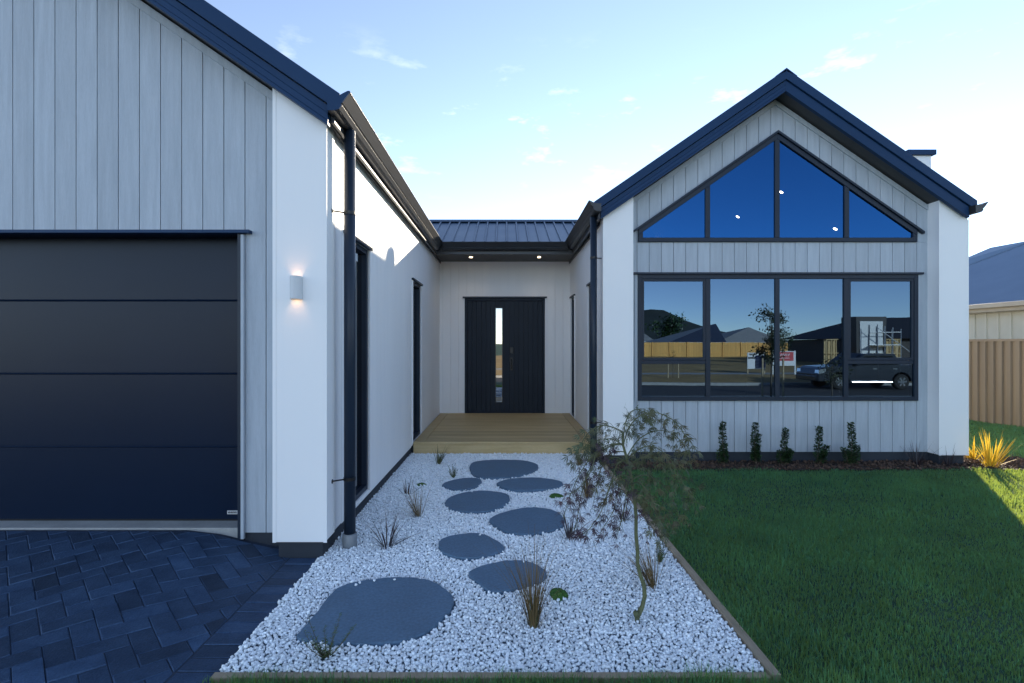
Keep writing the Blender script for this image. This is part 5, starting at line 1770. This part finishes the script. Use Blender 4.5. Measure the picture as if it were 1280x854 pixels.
def arch(cx_, r_):
    return [(cx_ + r_ * math.cos(t), zg + .40 + r_ * math.sin(t)) for t in [math.pi * k / 10 for k in range(0, 11)]]
lower = [(rx_ - .03, zg + .44)] + arch(wb1, .47) + arch(wb0, .47) + [(fx + .02, zg + .42)]
poly = body[:-1] + lower
poly = [p for p in poly][::-1]
mb = MB(); mb.prism(poly, 'y', py_ - 1.84, py_)
tb_ = mb.build('body', M['car_paint'], TK, TO, bevel=.03)
mb = MB()
mb.prism([(fx + 1.72, zg + 1.22), (fx + 2.42, zg + 1.70), (fx + 2.95, zg + 1.70), (fx + 2.95, zg + 1.22)][::-1], 'y', py_ - 1.855, py_ + .012)
mb.prism([(fx + 3.05, zg + 1.22), (fx + 3.05, zg + 1.70), (fx + 3.72, zg + 1.70), (fx + 3.98, zg + 1.24)][::-1], 'y', py_ - 1.855, py_ + .012)
sub(mb, 'side_window', M['car_glass'], tb_)
mb = MB(); mb.add([(fx + 1.62, py_ - .12, zg + 1.25), (fx + 1.62, py_ - 1.72, zg + 1.25), (fx + 2.30, py_ - 1.62, zg + 1.78), (fx + 2.30, py_ - .22, zg + 1.78)], [(0, 1, 2, 3)])
mb.v = [(v_[0] - .022, v_[1], v_[2] + .014) for v_ in mb.v]
sub(mb, 'windscreen', M['car_glass'], tb_)
mb = MB()
for dx in (1.85, 3.0, 4.02): mb.box(fx + dx, fx + dx + .012, py_ + .001, py_ + .004, zg + .5, zg + 1.2)
sub(mb, 'door_gap', M['hardware'], tb_)
mb = MB()
for dx in (2.72, 3.72): mb.box(fx + dx, fx + dx + .2, py_ + .003, py_ + .03, zg + 1.02, zg + 1.06)
sub(mb, 'door_handle', M['chrome'], tb_)
mb = MB(); mb.prism([(fx + .02, zg + .78), (fx + .05, zg + .98), (fx + .42, zg + 1.05), (fx + .40, zg + .86)][::-1], 'y', py_ - .3, py_ + .012); mb.build('headlight', M['chrome'], TK, TO)
mb = MB(); mb.prism([(fx + .02, zg + .78), (fx + .05, zg + .98), (fx + .42, zg + 1.05), (fx + .40, zg + .86)][::-1], 'y', py_ - 1.852, py_ - 1.54); mb.build('headlight', M['chrome'], TK, TO)
mb = MB(); mb.box(fx - .07, fx + .25, py_ - 1.80, py_ - .04, zg + .42, zg + .68); mb.build('bumper', M['car_paint'], TK, TO, bevel=.04)
mb = MB(); mb.tube([(wb0 + .55, py_ + .07, zg + .38), (wb1 - .55, py_ + .07, zg + .38)], .06, 8); mb.build('side_step', M['chrome'], TK, TO)
mb = MB(); mb.box(fx + 1.8, fx + 1.95, py_ + .01, py_ + .2, zg + 1.2, zg + 1.38); mb.build('wing_mirror', M['car_paint'], TK, TO, bevel=.03)
for cx_ in (wb0, wb1):
    for yy in (py_ - .25, py_ - 1.84 + .0):
        mb = MB(); mb.lathe([(wr - .05, 0), (wr, .03), (wr, .22), (wr - .05, .25)], (cx_, yy, zg + wr), 28, axis='y')
        wh = mb.build('wheel', M['tyre'], TK, TO)
        mb = MB(); yo = yy + .252 if yy > py_ - 1 else yy - .012
        mb.lathe([(.24, 0), (.24, .012)], (cx_, yo, zg + wr), 24, axis='y'); rim0 = sub(mb, 'rim', M['hardware'], wh)
        mb = MB(); ys = yo + .013 if yy > py_ - 1 else yo - .004
        for k in range(6):
            a_ = k * math.pi / 3
            ca, sa = math.cos(a_), math.sin(a_)
            pr = [(.05, -.035), (.235, -.05), (.235, .05), (.05, .035)]
            mb.prism([(cx_ + u * ca - v_ * sa, zg + wr + u * sa + v_ * ca) for u, v_ in pr][::-1], 'y', ys, ys + .015)
        mb.lathe([(.06, 0), (.06, .02)], (cx_, ys, zg + wr), 16, axis='y')
        sub(mb, 'spokes', M['chrome'], wh)
